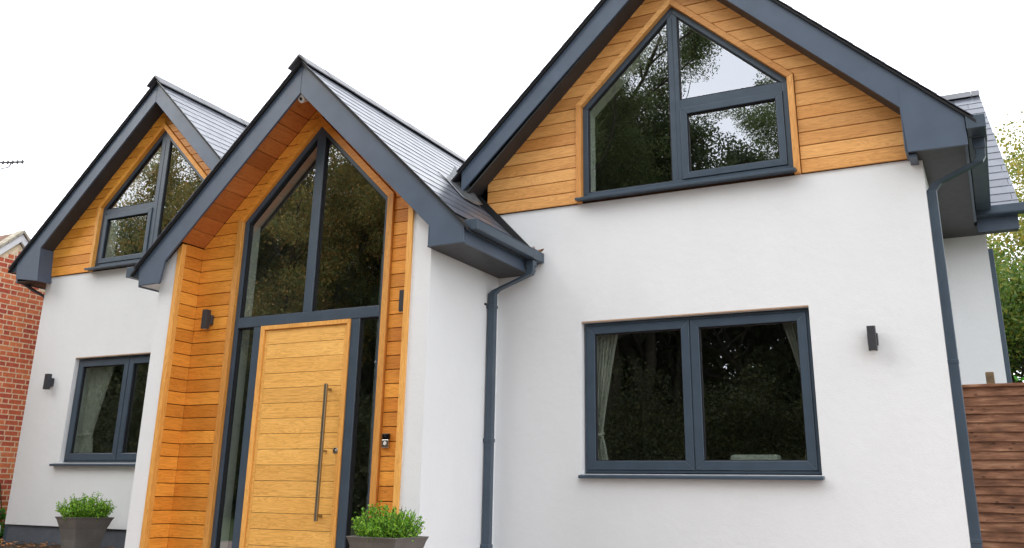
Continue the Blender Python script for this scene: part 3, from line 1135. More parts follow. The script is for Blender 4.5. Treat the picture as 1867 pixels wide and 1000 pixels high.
# rear wing eaves
MB().box(-.32, .50, 11.62, 12.05, 3.098, 3.112).build('soffit', soffit_m, house)
MB().box(.072, .50, 11.595, 11.62, 3.02, 3.28).build('fascia', barge_m, house)
rg = MB()
rg.box(.05, .66, 11.46, 11.592, 3.18, 3.19)
rg.box(.05, .66, 11.46, 11.468, 3.19, 3.285)
rg.box(.05, .66, 11.584, 11.592, 3.19, 3.285)
rg.box(.652, .66, 11.462, 11.59, 3.19, 3.285)
rg.build('gutter', anth, house, bevel=.004)
MB().sweep_rect([(.185, 12.62, 3.05), (.185, 12.62, GZ)], .060, .060).build('downpipe', anth, house, bevel=.005)


# ---- roofs ------------------------------------------------------------------------------
GAUGE, SW = 0.190, 0.30
SIN, COS = math.sin(TH), math.cos(TH)


def slate_mesh(wd, name):
    b = MB()
    jag = .0
    b.box(0, .245, 0, wd, 0, .0045)
    me = bpy.data.meshes.new(name)
    me.from_pydata(b.v, [], b.f)
    me.materials.append(slate_m)
    return me


SL_FULL, SL_HALF = slate_mesh(SW - .004, 'slate'), slate_mesh(SW / 2 - .004, 'slate_half')
n_slates = [0]


def slope_slates(g_, side, y0, y1, length, roof, keep):
    """courses of slates; pieces that keep() finds in view are objects, the others are joined"""
    rest = MB()
    n = int(length / GAUGE) + 1
    for k in range(n):
        s_low = (k + 1) * GAUGE                 # lower edge of this course
        if s_low > length + .02:
            break
        y = y0 - (0 if k % 2 == 0 else SW / 2)
        while y < y1 - .01:
            ya, wd, me = y, SW, SL_FULL
            if y < y0 - .01:
                ya, wd, me = y0, SW / 2, SL_HALF
            s_up = s_low - .245
            tilt = math.atan2(.0064, .245)
            dz = random.uniform(0, .002)
            # the head lies on the deck, the tail rides on the course below
            hx = g_['x'] + side * (s_up * COS)
            hz = g_['zt'] - s_up * SIN - .022
            if s_up < 0:
                hx = g_['x'] + side * 0.0
                hz = g_['zt'] - .022 + .0
            ang = TH - tilt
            cx, cz = g_['x'] + side * s_low * COS, g_['zt'] - s_low * SIN
            if keep(cx, ya + wd / 2, cz) and n_slates[0] < 300:
                n_slates[0] += 1
                rot = (0, ang, 0) if side > 0 else (0, ang, math.pi)
                loc = (hx, ya, hz + dz) if side > 0 else (hx, ya + wd, hz + dz)
                inst('slate', me, loc, rot, roof)
            else:
                c_, s_ = math.cos(ang), math.sin(ang)
                pts = []
                for (a, b2, c) in [(a, b2, c) for a in (0, .245) for b2 in (0, wd - .004) for c in (0, .0045)]:
                    pts.append((hx + side * (a * c_ + c * s_), ya + b2, hz - a * s_ + c * c_ + dz))
                rest.poly(pts, [(0, 1, 3, 2), (4, 6, 7, 5), (0, 4, 5, 1), (2, 3, 7, 6), (0, 2, 6, 4), (1, 5, 7, 3)])
            y += SW
    if rest.v:
        o = rest.build('slate_courses', slate_m, roof)
        o['kind'] = 'stuff'


def ridge(g_, y0, y1, roof):
    y = y0
    while y < y1:
        b = MB()
        zt_, x = g_['zt'] + .045 + random.uniform(-.003, .003), g_['x'] + random.uniform(-.003, .003)
        wd = .15
        b.prism([(x - wd, zt_ - wd * T), (x - .015, zt_ - .003), (x + .015, zt_ - .003), (x + wd, zt_ - wd * T), (x + wd - .004, zt_ - wd * T - .017), (x, zt_ - .026), (x - wd + .004, zt_ - wd * T - .017)], y, y + .447)
        b.build('ridge_tile', slate_ridge, roof, bevel=.003)
        y += .45


slate_ridge = m_simple('ridge_tile_grey', (.075, .078, .088), .42, .5, var=.2, bump=.15, bscale=60)


def deck(g_, y0, y1, xa, xb, name='roof', label=None):
    """thin roof deck under the slates"""
    h = .030
    z = lambda x: g_['zt'] - h - T * abs(x - g_['x'])
    x = g_['x']
    o = MB().prism([(xa, z(xa)), (x, z(x)), (xb, z(xb)), (xb, z(xb) - .03), (x, z(x) - .03), (xa, z(xa) - .03)], y0, y1).build(name, black_m, house)
    if label:
        o['label'] = label
    return o


roof_m = deck(GM, GM['yb'] - .03, 13.2, -9.03, -4.36, label='slate roof over the porch')
roof_l = deck(GL, GL['yb'] - .03, 13.5, -13.36, -8.10, label='slate roof of the smaller gable wing')
roof_r = deck(GR, GR['yb'] - .03, 14.0, -5.36, .16, label='slate roof of the larger gable wing')


def vis(u0, u1, v0, v1):
    def f(x, y, z):
        u, v = pj(x, y, z)
        return u0 < u < u1 and v0 < v < v1
    return f


def keep_m(x, y, z):
    if x > -5.36 and y > 9.0:
        return False
    u, v = pj(x, y, z)
    return u < 995 and y < 11.4


slope_slates(GM, 1, GM['yb'] - .045, 8.99, 3.20, roof_m, keep_m)
slope_slates(dict(GM), 1, 8.99 + .005, 13.2, 1.85, roof_m, keep_m)
slope_slates(GM, -1, GM['yb'] - .045, 13.2, 3.32, roof_m, lambda *a: False)
slope_slates(GL, 1, GL['yb'] - .045, 13.4, 3.4, roof_l, lambda x, y, z: pj(x, y, z)[0] < 450 and y < 10.9 and pj(x, y, z)[1] < 320 and z > 3.9)
slope_slates(GL, -1, GL['yb'] - .045, 13.4, 3.86, roof_l, lambda *a: False)
slope_slates(GR, 1, GR['yb'] - .045, 13.9, 4.04, roof_r, lambda *a: False)
slope_slates(GR, -1, GR['yb'] - .045, 9.3, 3.6, roof_r, lambda *a: False)
ridge(GM, GM['yb'] - .085, 12.9, roof_m)
ridge(GL, GL['yb'] - .085, 13.2, roof_l)
ridge(GR, GR['yb'] - .085, 13.7, roof_r)

# rear wing roof: slopes towards the lens, ridge across
RYE, RZE, RYR = 11.50, 3.255, 14.05
RZR = RZE + T * (RYR - RYE)
bxl, e0, e1 = -3.2, .54, .35


def rear_edge(y):
    return e0 + (e1 - e0) * (y - RYE) / (RYR - RYE)


rr = MB()
rr.poly([(bxl, RYE, RZE - .03), (e0 - .03, RYE, RZE - .03), (e1 - .03, RYR, RZR - .03), (bxl, RYR, RZR - .03),
         (bxl, RYE, RZE - .05), (e0 - .03, RYE, RZE - .05), (e1 - .03, RYR, RZR - .05), (bxl, RYR, RZR - .05),
         (bxl, 2 * RYR - RYE, RZE - .03), (.13, 2 * RYR - RYE, RZE - .03), (.13, RYR, RZR - .031), (bxl, RYR, RZR - .031)],
        [(0, 1, 2, 3), (7, 6, 5, 4), (0, 4, 5, 1), (1, 5, 6, 2), (11, 10, 9, 8)])
roof_b = rr.build('roof', black_m, house)
roof_b['label'] = 'slate roof of the rear wing above the fence'
rest = MB()
ncrs = int((RYR - RYE) / COS / GAUGE)
for k in range(ncrs + 1):
    s_low = k * GAUGE - .01                     # distance up the slope of the lower edge
    x = -.75 - (0 if k % 2 == 0 else .26) - random.uniform(0, .12)
    while x < e0:
        yl = RYE + s_low * COS
        re_ = rear_edge(yl)
        wd = min(.52, re_ - x)
        if wd < .04:
            break
        yu, zu = RYE + (s_low + .245) * COS, RZE + (s_low + .245) * SIN - .022
        zl = RZE + s_low * SIN - .010
        if yu > RYR:
            yu, zu = RYR, RZR - .02
        x1 = x + wd - .005
        x1u = min(x1, rear_edge(yu)) if wd < .519 else x1
        b = MB()
        b.poly([(x, yl, zl), (x1, yl, zl), (x1u, yu, zu), (x, yu, zu), (x, yl, zl - .006), (x1, yl, zl - .006), (x1u, yu, zu - .006), (x, yu, zu - .006)],
               [(0, 1, 2, 3), (7, 6, 5, 4), (0, 4, 5, 1), (1, 5, 6, 2), (2, 6, 7, 3), (3, 7, 4, 0)])
        if x > -.12 and n_slates[0] < 300:
            n_slates[0] += 1
            b.build('slate', slate_m, roof_b)
        else:
            rest.poly(b.v, b.f)
        x += .52
o = rest.build('slate_courses', slate_m, roof_b)
o['kind'] = 'stuff'
x = -2.0
while x < e1:
    x2 = min(x + .45, e1 + .01)
    MB().prism([(RYR - .14, RZR - .10), (RYR - .01, RZR + .035), (RYR + .01, RZR + .035), (RYR + .14, RZR - .10), (RYR, RZR + .012)], x, x2 - .004, 'x').build('ridge_tile', slate_ridge, roof_b, bevel=.003)
    x += .45
MB().prism([(RYE + .05, RZE - .05), (RYR, RZR - .06), (RYR, RZR - .30), (RYE + .30, RZE - .05)], .30, .33, 'x').build('bargeboard', barge_m, house)

# lead flashing where the larger gable lands on the porch roof
lf = MB()
nu, nv = 9, 9
for i in range(nu + 1):
    for j in range(nv + 1):
        a, b2 = i / nu, j / nv
        x = -5.42 + .42 * a
        y = 8.50 + .36 * b2 - .06 * a * (1 - b2) + .03 * math.sin(5 * a)
        zz = GM['zt'] - T * (x - GM['x']) + .014 + random.uniform(-.003, .004)
        lift = max(0, b2 - .55) / .45
        zz += .18 * lift ** 1.5 * (1 - .75 * a)
        lf.v.append((x, y, zz))
for i in range(nu):
    for j in range(nv):
        k = i * (nv + 1) + j
        lf.f.append((k, k + nv + 1, k + nv + 2, k + 1))
lfo = lf.build('lead_flashing', lead_m, house, smooth=True)
so2 = lfo.modifiers.new('thick', 'SOLIDIFY')
so2.thickness = .004
# dark upstand where porch roof meets the wing wall
zz = lambda x: GM['zt'] - T * (x - GM['x'])
MB().prism([(-5.20, zz(-5.20) - .02), (-4.33, zz(-4.33) - .02), (-4.33, zz(-4.33) + .06), (-5.20, zz(-5.20) + .11)], 8.962, 8.998).build('flashing', black_m, house)
lt = MB()
for i in range(26):
    x, y = random.uniform(-4.41, -4.29), random.uniform(8.78, 8.97)
    r, a = random.uniform(.018, .034), random.uniform(0, 6.28)
    z = 2.575 + random.uniform(0, .05)
    e_ = random.uniform(-.03, .03)
    lt.poly([(x + r * math.cos(a), y + r * math.sin(a), z + e_), (x - r * .6 * math.sin(a), y + r * .6 * math.cos(a), z + .012), (x - r * math.cos(a), y - r * math.sin(a), z - e_), (x + r * .6 * math.sin(a), y - r * .6 * math.cos(a), z + .004)], [(0, 1, 2, 3)])
tag(lt.build('leaf_litter', leaf_dead), 'brown leaves caught at the end of the porch gutter', 'leaves', kind='stuff')

# ---- inside the rooms --------------------------------------------------------------------
def room(x0, x1, y0, y1, z0, z1, g_=None):
    """plastered shell; under a roof it follows the rafters"""
    if g_ is None:
        prof = [(x0, z0), (x1, z0), (x1, z1), (x0, z1)]
    else:
        c = g_['zi'] - .02
        xa, xb = g_['x'] - (c - z1) / T, g_['x'] + (c - z1) / T
        xa, xb = max(x0, xa), min(x1, xb)
        za, zb = c - T * (g_['x'] - xa), c - T * (xb - g_['x'])
        prof = [(xa, z0), (xb, z0), (xb, zb), (g_['x'], c), (xa, za)]
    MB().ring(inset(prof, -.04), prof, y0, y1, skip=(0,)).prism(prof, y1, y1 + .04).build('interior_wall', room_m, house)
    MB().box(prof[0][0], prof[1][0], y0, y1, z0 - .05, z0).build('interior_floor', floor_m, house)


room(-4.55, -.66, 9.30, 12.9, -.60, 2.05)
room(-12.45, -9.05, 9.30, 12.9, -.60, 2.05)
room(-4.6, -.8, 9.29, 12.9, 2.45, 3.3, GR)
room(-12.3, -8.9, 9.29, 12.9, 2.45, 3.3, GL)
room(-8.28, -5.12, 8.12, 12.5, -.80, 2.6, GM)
# plaster reveals round the openings, seen through the glass
def reveal(P, y0, y1, t=.03, skip=()):
    MB().ring(inset(P, -t), inset(P, -.0), y0, y1, skip=skip).build('window_reveal', plaster_m, house)


reveal(inset(WR, .04), 9.09, 9.288)
reveal(inset(WL, .04), 9.09, 9.288)
reveal(inset(WD, .03), YD + .10, 8.119, skip=(0,))
for (a, b2, c, d) in ((-3.80, -1.51, .26, 1.74), (-11.81, -9.73, .37, 1.76)):
    reveal([(a, c), (b2, c), (b2, d), (a, d)], 9.135, 9.299)
# stair side and inner door in the hall
MB().box(-6.95, -6.80, 9.6, 12.0, -.8, 3.0).build('interior_wall', plaster_m, house)
MB().box(-8.2, -7.1, 11.9, 11.95, -.8, 2.6).build('interior_door', oak_z, house)

# ------------------------------------------------------------------ curtains and furniture
cm = MatB('pale_curtain', .9, .15)
cm.col(cm.ramp(cm.noise(5, 4, stretch=(4, 4, .6)), [(.3, (.66, .65, .60)), (.7, (.78, .77, .73))]))
tr_ = cm.n('ShaderNodeBsdfTranslucent')
tr_.inputs['Color'].default_value = (.6, .62, .54, 1)
ms_ = cm.n('ShaderNodeMixShader')
ms_.inputs[0].default_value = .3
cm.l(cm.b.outputs[0], ms_.inputs[1])
cm.l(tr_.outputs[0], ms_.inputs[2])
cm.l(ms_.outputs[0], cm.t.nodes['Material Output'].inputs['Surface'])


def curtain(x_wall, side, z0, z1, y, w_top, w_tie, z_tie, label):
    b = MB()
    nu, nv = 48, 26
    for j in range(nv + 1):
        z = z0 + (z1 - z0) * j / nv
        if z > z_tie:
            q = ((z - z_tie) / (z1 - z_tie))
            wd = w_tie + (w_top - w_tie) * q ** 1.15
        else:
            q = (z_tie - z) / (z_tie - z0)
            wd = w_tie + (w_top * .5 - w_tie) * min(1, q * 1.1) ** .8
        for i in range(nu + 1):
            t_ = i / nu
            b.v.append((x_wall + side * wd * t_, y + .028 * math.sin(t_ * 38 + .5 * math.sin(z * 3)) * (.6 + .4 * q) + .012 * math.sin(t_ * 90), z))
    for j in range(nv):
        for i in range(nu):
            k = j * (nu + 1) + i
            b.f.append((k, k + 1, k + nu + 2, k + nu + 1))
    e = empty('curtain', (x_wall, y, z0), label, 'curtain', 'curtains in the ground floor windows')
    b.build('cloth', cm.m, e, smooth=True)
    tb = MB()
    wt = w_tie + .012
    tb.tube([(x_wall - side * .01, y - .045, z_tie - .02), (x_wall + side * wt * .5, y - .055, z_tie), (x_wall + side * wt, y, z_tie + .015), (x_wall + side * wt * .5, y + .05, z_tie)], .016, 8)
    tb.build('tie_band', cm.m, e)
    MB().tube([(x_wall - side * .05, y, z1 + .01), (x_wall + side * w_top, y, z1 + .01)], .014, 8).build('curtain_rail', anth, e)


curtain(-3.775, 1, .285, 1.72, 9.215, .28, .075, .62, 'pale tied back curtain by the end of the wide window nearest the porch')
curtain(-1.535, -1, .285, 1.72, 9.215, .25, .03, .80, 'thin sliver of pale curtain by the wide window edge nearest the outer downpipe')
curtain(-11.74, 1, .40, 1.735, 9.215, .50, .20, .72, 'pale tied back curtain in the window half hidden by the porch')
sf = empty('sofa', (-2.2, 9.75, -.60), 'pale sofa back showing above the sill of the wide window', 'sofa')
MB().box(-2.45, -1.94, 9.50, 9.64, .12, .432).build('back_cushion', sofa_m, sf, bevel=.05, seg=4)
MB().box(-3.2, -1.4, 9.53, 9.86, -.45, .14).build('backrest', sofa_m, sf, bevel=.04, seg=3)
MB().box(-3.2, -1.4, 9.86, 10.5, -.52, -.18).build('seat', sofa_m, sf, bevel=.05, seg=3)
for (a, b2) in ((-3.1, 9.74), (-1.5, 9.74), (-3.1, 10.4), (-1.5, 10.4)):
    MB().box(a - .03, a + .03, b2 - .03, b2 + .03, -.60, -.52).build('leg', floor_m, sf)
vs = empty('vase', (-11.35, 9.42, .27), 'small dark pot on the inner sill behind the curtain', 'pot')
MB().box(-11.9, -9.7, 9.30, 9.50, .245, .27).build('interior_sill', plaster_m, house)
MB().tube([(-11.35, 9.42, .272), (-11.35, 9.42, .30), (-11.35, 9.42, .36), (-11.35, 9.42, .40)], [.04, .055, .06, .05], 14).build('pot', lampm, vs, smooth=False)


# ------------------------------------------------------------------ wall lights
def wall_light(x, z, y, label, side=0.0):
    e = empty('wall_light', (x, y, z - .11), label, 'wall light', 'outdoor wall lights')
    b = MB()
    b.box(x - .036, x + .036, y - .115, y - .045, z - .112, z + .112)
    b.build('lamp_body', lampm, e, bevel=.004, seg=2)
    MB().box(x - .045, x + .045, y - .045, y + .0, z - .055, z + .055).build('mounting_box', lampm, e, bevel=.004)
    lens = m_lens
    MB().tube([(x, y - .08, z - .114), (x, y - .08, z - .109)], .024, 16).build('lens', lens, e)
    MB().tube([(x, y - .08, z + .109), (x, y - .08, z + .114)], .024, 16).build('lens', lens, e)


m_lens = m_simple('frosted_lens', (.5, .5, .48), .3, .5)
wall_light(-.925, 1.425, YR, 'dark box wall light on the white wall beside the wide window')
wall_light(-12.28, 1.47, YR, 'dark box wall light near the brick neighbour')
wall_light(-8.09, 1.905, YD - .016, 'dark box wall light on oak boards over the planter by the soil bed')
wall_light(-5.322, 1.905, YD - .016, 'dark box wall light on oak boards above the doorbell')

# ------------------------------------------------------------------ doorbell
e = empty('doorbell', (-5.49, YD - .016, .432), 'silver and black video doorbell on the oak boards', 'doorbell')
MB().box(-5.532, -5.448, YD - .046, YD - .0165, .432, .513).build('body', steel, e, bevel=.005, seg=2)
MB().box(-5.532, -5.448, YD - .046, YD - .0165, .514, .572).build('camera_panel', m_simple('gloss_black', (.008, .008, .009), .12), e, bevel=.005, seg=2)
MB().tube([(-5.49, YD - .046, .545), (-5.49, YD - .050, .545)], .010, 14).build('lens', black_m, e)
MB().tube([(-5.49, YD - .046, .476), (-5.49, YD - .053, .476)], .018, 20).build('button', white_pl, e, bevel=.001)

# ------------------------------------------------------------------ security camera under the apex
e = empty('security_camera', (-6.63, 7.60, 4.33), 'white bullet security camera under the porch apex', 'security camera')
d = Vector((-.10, -.72, -.42)).normalized()
c0 = Vector((-6.692, 7.565, 4.372))
pts = [c0 - d * .02, c0 + d * .075]
MB().tube([tuple(pts[0]), tuple(pts[0] + d * .012), tuple(pts[1])], [.036, .050, .052], 20).build('housing', white_pl, e, bevel=.002)
MB().tube([tuple(pts[1] - d * .002), tuple(pts[1] + d * .0015)], .040, 20).build('lens_ring', white_pl, e)
MB().tube([tuple(pts[1] + d * .001), tuple(pts[1] + d * .004)], .020, 16).build('lens', black_m, e)
MB().tube([tuple(c0), (-6.645, 7.61, 4.36), (-6.60, 7.62, 4.355)], .010, 10).build('bracket', white_pl, e)
q0 = Vector((-6.575, 7.62, 4.352))
nn = Vector((-SIN, 0, -COS))
MB().tube([tuple(q0), tuple(q0 + nn * .018)], .030, 18).build('mounting_plate', white_pl, e)


# ------------------------------------------------------------------ leaves, trees and shrubs
def leaf_object(name, P, size, mat, parent, nrm=None, aspect=.55, jitter=.35):
    """P: n x 3 points (from the lens); one quad leaf on each, folded along its rib"""
    n = len(P)
    a = RNG.normal(size=(n, 3))
    a /= np.linalg.norm(a, axis=1)[:, None]
    if nrm is not None:
        a = a * .8 + nrm
        a /= np.linalg.norm(a, axis=1)[:, None]
    b = np.cross(a, RNG.normal(size=(n, 3)))
    b /= np.linalg.norm(b, axis=1)[:, None] + 1e-9
    c = np.cross(a, b)
    s = size * (1 + jitter * RNG.uniform(-1, 1, (n, 1)))
    V = np.empty((n, 4, 3))
    V[:, 0] = P - a * s * .5
    V[:, 1] = P + b * s * aspect * .5 + c * s * .10
    V[:, 2] = P + a * s * .5
    V[:, 3] = P - b * s * aspect * .5 + c * s * .10
    off = np.array([0, 0, ZO]) - (np.array(world_loc(parent)) if parent else 0)
    V = (V + off).reshape(-1, 3)
    me = bpy.data.meshes.new(name)
    me.vertices.add(4 * n)
    me.vertices.foreach_set('co', V.astype(np.float32).ravel())
    me.loops.add(4 * n)
    me.loops.foreach_set('vertex_index', np.arange(4 * n, dtype=np.int32))
    me.polygons.add(n)
    me.polygons.foreach_set('loop_start', np.arange(0, 4 * n, 4, dtype=np.int32))
    me.update(calc_edges=True)
    me.validate()
    me.materials.append(mat)
    o = bpy.data.objects.new(name, me)
    COL.objects.link(o)
    if parent:
        o.parent = parent
    return o


def grow(base, height, rad, spread, rnd, levels=4, lean=(0, 0)):
    """branch skeleton -> (list of tubes, array of twig points)"""
    tubes, tips = [], []

    def branch(p, d, length, r, lev):
        npt = 5
        pts, rr_ = [p.copy()], [r]
        q, dd = p.copy(), d.copy()
        for i in range(npt):
            dd = (dd + Vector((rnd.gauss(0, .16), rnd.gauss(0, .16), rnd.gauss(0.03, .10)))).normalized()
            q = q + dd * length / npt
            pts.append(q.copy())
            rr_.append(r * (1 - .62 * (i + 1) / npt))
        tubes.append((pts, rr_, lev))
        if lev >= levels:
            tips.extend(pts[1:])
            return
        if lev >= levels - 1:
            tips.extend(pts[3:])
        nch = {0: 9, 1: 5, 2: 4, 3: 3}.get(lev, 3)
        for k in range(nch):
            t_ = rnd.uniform(.35 if lev == 0 else .25, 1.0)
            if k == 0:
                t_ = 1.0
            i = min(npt - 1, int(t_ * npt))
            pos_ = pts[i].lerp(pts[i + 1], t_ * npt - i) if i < npt else pts[-1]
            az = rnd.uniform(0, 2 * math.pi)
            el = rnd.uniform(.05, .9)
            nd = Vector((math.cos(az) * math.cos(el), math.sin(az) * math.cos(el), math.sin(el)))
            nd = (nd * spread + dd * (1 - spread * .6)).normalized()
            branch(pos_, nd, length * rnd.uniform(.48, .70), max(.012, r * (1 - .6 * t_) * .72), lev + 1)

    branch(Vector(base), Vector((lean[0], lean[1], 1)).normalized(), height * .62, rad, 0)
    return tubes, np.array([tuple(p) for p in tips])


def tree(name, base, height, label, mat, leaves=26000, leaf=.16, clump=.55, seed=1, spread=.75, cat='tree', group=None, levels=4, trunk=None, lean=(0, 0), dense=.28):
    rnd = random.Random(seed)
    e = empty(name, base, label, cat, group)
    tubes, tips = grow(base, height, trunk or height * .022, spread, rnd, levels, lean)
    bb = MB()
    for pts, rr_, lev in tubes:
        if lev <= 3:
            bb.tube([tuple(p) for p in pts], rr_, 8 if lev < 2 else 5, cap=False)
    bb.build('trunk', bark_m, e, smooth=True)
    sel = tips[RNG.permutation(len(tips))[:max(40, int(len(tips) * dense))]]
    wgt = RNG.uniform(.4, 1.6, len(sel))
    idx = RNG.choice(len(sel), leaves, p=wgt / wgt.sum())
    d = RNG.normal(size=(leaves, 3))
    d /= np.linalg.norm(d, axis=1)[:, None]
    size = clump * RNG.uniform(.6, 1.25, len(sel))[idx][:, None]
    P = sel[idx] + d * size * RNG.uniform(0, 1, (leaves, 1)) ** .42 * np.array([1, 1, .68])
    leaf_object('crown', P, leaf, mat, e)
    return e


def copy_tree_at(src, base, label, rz, sc):
    r = src.copy()
    COL.objects.link(r)
    r.location = (base[0], base[1], base[2] + ZO)
    r.rotation_euler = (0, 0, rz)
    r.scale = (sc, sc, sc)
    r['label'] = label
    for ch in src.children:
        c = ch.copy()
        COL.objects.link(c)
        c.parent = r
    return r


# behind the lens: the wood that the panes mirror
GW = 'trees of the wood across the drive'
oak = tree('oak_tree', (-11.3, -19, GZ), 22.6, 'tall green oak mirrored in the pointed window of the larger gable', leaf_green, 380000, .098, .95, 5, .62, group=GW)
aut = tree('autumn_tree', (-25.5, -13.5, GZ), 11.8, 'tree turning brown mirrored in the porch glazing', leaf_autumn, 140000, .125, .80, 9, .8, group=GW)
drk = tree('evergreen_tree', (-17.0, -17, GZ), 16.5, 'dense evergreen mirrored low in the wide window', leaf_dark, 100000, .17, 1.1, 14, .85, group=GW)
for i, (src, x, y, lab, s) in enumerate([
        (aut, -31.0, -11.0, 'tree turning brown at the edge of the wood', 1.0), (aut, -21.0, -18.5, 'smaller tree turning brown behind the first', 1.1),
        (oak, -36.0, -14.5, 'green oak mirrored in the smaller gable window', .68), (oak, -30.0, -17.0, 'green oak deeper in the wood', .54),
        (oak, -16.5, -24.5, 'green oak standing behind the tall one', .85), (drk, -25.0, -17.0, 'dense evergreen behind the brown trees', .66),
        (drk, -12.5, -23.0, 'dense evergreen deep in the wood', .95), (oak, -7.6, -23.0, 'shorter oak at the open end of the wood', .86),
        (oak, -13.6, -20.8, 'green oak close behind the tallest one', .93),
        (drk, -10.5, -29.0, 'dense evergreen against the bank', .95), (drk, -14.5, -32.0, 'tall evergreen against the bank', 1.0),
        (drk, -8.5, -26.0, 'dense evergreen far back in the wood', .9), (drk, -3.0, -24.0, 'evergreen at the open end of the wood', .85),
        (oak, 2.0, -22.0, 'small oak beyond the drive', .55), (drk, -38.0, -13.0, 'dense evergreen at the far end of the wood', .72),
        (drk, -33.0, -19.0, 'evergreen at the back of the wood', .62)]):
    copy_tree_at(src, (x, y, GZ), lab, i * 1.31 + .5, s)
# the wood behind them: one mass of foliage, curving round the far side of the drive
def foliage_ring(name, n_, puffs, a0, a1, r0, r1, top, size, leaf, mat, label, cat):
    ph = RNG.uniform(math.radians(a0), math.radians(a1), puffs)
    rd = RNG.uniform(r0, r1, puffs)
    hmax = top * (.62 + .38 * np.abs(np.sin(ph * 13.7 + 2 * np.sin(ph * 5.3)))) * RNG.uniform(.8, 1.1, puffs)
    cen = np.stack([-5 + rd * np.cos(ph), 8 + rd * np.sin(ph), GZ + RNG.uniform(0, 1, puffs) ** .75 * hmax], 1)
    idx = RNG.integers(0, puffs, n_)
    d = RNG.normal(size=(n_, 3))
    d /= np.linalg.norm(d, axis=1)[:, None]
    P = cen[idx] + d * (size * RNG.uniform(.6, 1.3, puffs))[idx][:, None] * RNG.uniform(0, 1, (n_, 1)) ** .42 * np.array([1, 1, .8])
    P[:, 2] = np.maximum(P[:, 2], GZ + .02)
    return tag(leaf_object(name, P, leaf, mat, None), label, cat, kind='stuff')


foliage_ring('far_woodland', 190000, 1000, 176, 300, 33, 41, 11.0, 1.9, .38, leaf_dark, 'dark mass of woodland across the drive', 'woodland')
# nearer undergrowth that hides the trunks, and an added bank, out of view, that blocks low sky in the panes
foliage_ring('undergrowth', 170000, 700, 182, 292, 23, 27.5, 5.4, 1.15, .13, leaf_under, 'dark undergrowth along the edge of the wood', 'undergrowth')
bk = MB()
nu, nv = 60, 8
for i in range(nu + 1):
    a = math.radians(170 + 135 * i / nu)
    for j in range(nv + 1):
        r_ = 38 + 16 * j / nv
        bk.v.append((-5 + r_ * math.cos(a), 8 + r_ * math.sin(a), GZ - .1 + 9.0 * math.sin(math.pi * .5 * j / nv) + .5 * math.sin(i * 1.7 + j)))
for i in range(nu):
    for j in range(nv):
        k = i * (nv + 1) + j
        bk.f.append((k, k + nv + 1, k + nv + 2, k + 1))
structure(bk.build('added_bank', m_simple('added_bank_dark', (.035, .040, .020), .95, .1, var=.4, scale=2), smooth=True), 'added dark bank blocking the low sky behind the wood')

# ------------------------------------------------------------------ trees beyond the fence
GB = 'trees beyond the fence'
tree('yellowing_tree', (3.25, 27.0, GZ), 8.7, 'yellowing tree rising behind the rear wing', leaf_yellow, 120000, .105, .85, 21, .8, group=GB)
tree('thin_tree', (2.1, 21.5, GZ), 5.6, 'thin green tree with bare stems beyond the fence', leaf_mat('mixed_leaves', [(0, (.05, .11, .018)), (.6, (.12, .20, .03)), (1, (.28, .26, .045))], trans=.45), 60000, .09, .62, 33, .75, group=GB)


def bush(name, c, r, n_, leaf, mat, label, cat='bush', group=None, stems=14):
    e = empty(name, (c[0], c[1], c[2]), label, cat, group)
    d = RNG.normal(size=(n_, 3))
    d /= np.linalg.norm(d, axis=1)[:, None]
    d[:, 2] = np.abs(d[:, 2])
    rad = RNG.uniform(.35, 1.0, (n_, 1)) ** .5
    lump = 1 + .22 * np.sin(d[:, :1] * 7 + 1) * np.sin(d[:, 1:2] * 6) + .12 * np.sin(d[:, 2:3] * 11)
    P = np.array(c) + d * rad * lump * np.array(r)
    leaf_object('foliage', P, leaf, mat, e, nrm=d * .5)
    b = MB()
    for i in range(stems):
        a = random.uniform(0, 6.28)
        q = random.uniform(.2, .75)
        b.tube([(c[0], c[1], c[2]), (c[0] + q * .5 * r[0] * math.cos(a), c[1] + q * .5 * r[1] * math.sin(a), c[2] + r[2] * .45), (c[0] + q * r[0] * math.cos(a), c[1] + q * r[1] * math.sin(a), c[2] + r[2] * .85)], [r[0] * .03, r[0] * .02, r[0] * .01], 5)
    b.build('stem', bark_m, e)
    return e


bush('green_bush', (1.15, 16.0, GZ), (1.0, .9, 3.15), 9000, .10, leaf_bush, 'bright green bush showing over the fence')
bush('hedge_shrub', (2.5, 19.0, GZ), (1.7, 1.2, 4.9), 30000, .10, leaf_green, 'dark green shrub behind the bright bush')

# ------------------------------------------------------------------ fence
YF = 10.35
fence = empty('garden_fence', (.95, YF, GZ), 'brown stained overlap fence panel beside the outer downpipe', 'fence')
fx0, fx1 = -.322, 1.75
ztop = 1.135
z = ztop - .03
rndf = random.Random(4)
while z > GZ + .02:
    h = rndf.uniform(.072, .092)
    lo = z - h
    b = MB()
    nseg = 14
    ph = rndf.uniform(0, 6)
    k0 = len(b.v)
    for i in range(nseg + 1):
        x = fx0 + (fx1 - fx0) * i / nseg
        wv = .003 * math.sin(x * 4.1 + ph) + .002 * math.sin(x * 11 + ph * 2) + rndf.uniform(-.002, .002)
        lo_ = lo + wv - .012
        b.v += [(x, YF - .010 + .012, z + .010), (x, YF - .024, lo_), (x, YF - .022 + .012, lo_), (x, YF - .002 + .012, z + .010)]
    for i in range(nseg):
        k = k0 + i * 4
        for q in range(4):
            q2 = (q + 1) % 4
            b.f.append((k + q, k + q2, k + 4 + q2, k + 4 + q))
    b.f.append((k0, k0 + 3, k0 + 2, k0 + 1))
    k = k0 + nseg * 4
    b.f.append((k, k + 1, k + 2, k + 3))
    b.build('board', fence_m, fence)
    z = lo
MB().box(fx0, fx1, YF - .045, YF + .035, ztop - .028, ztop).build('cap_rail', fence_m, fence, bevel=.004)
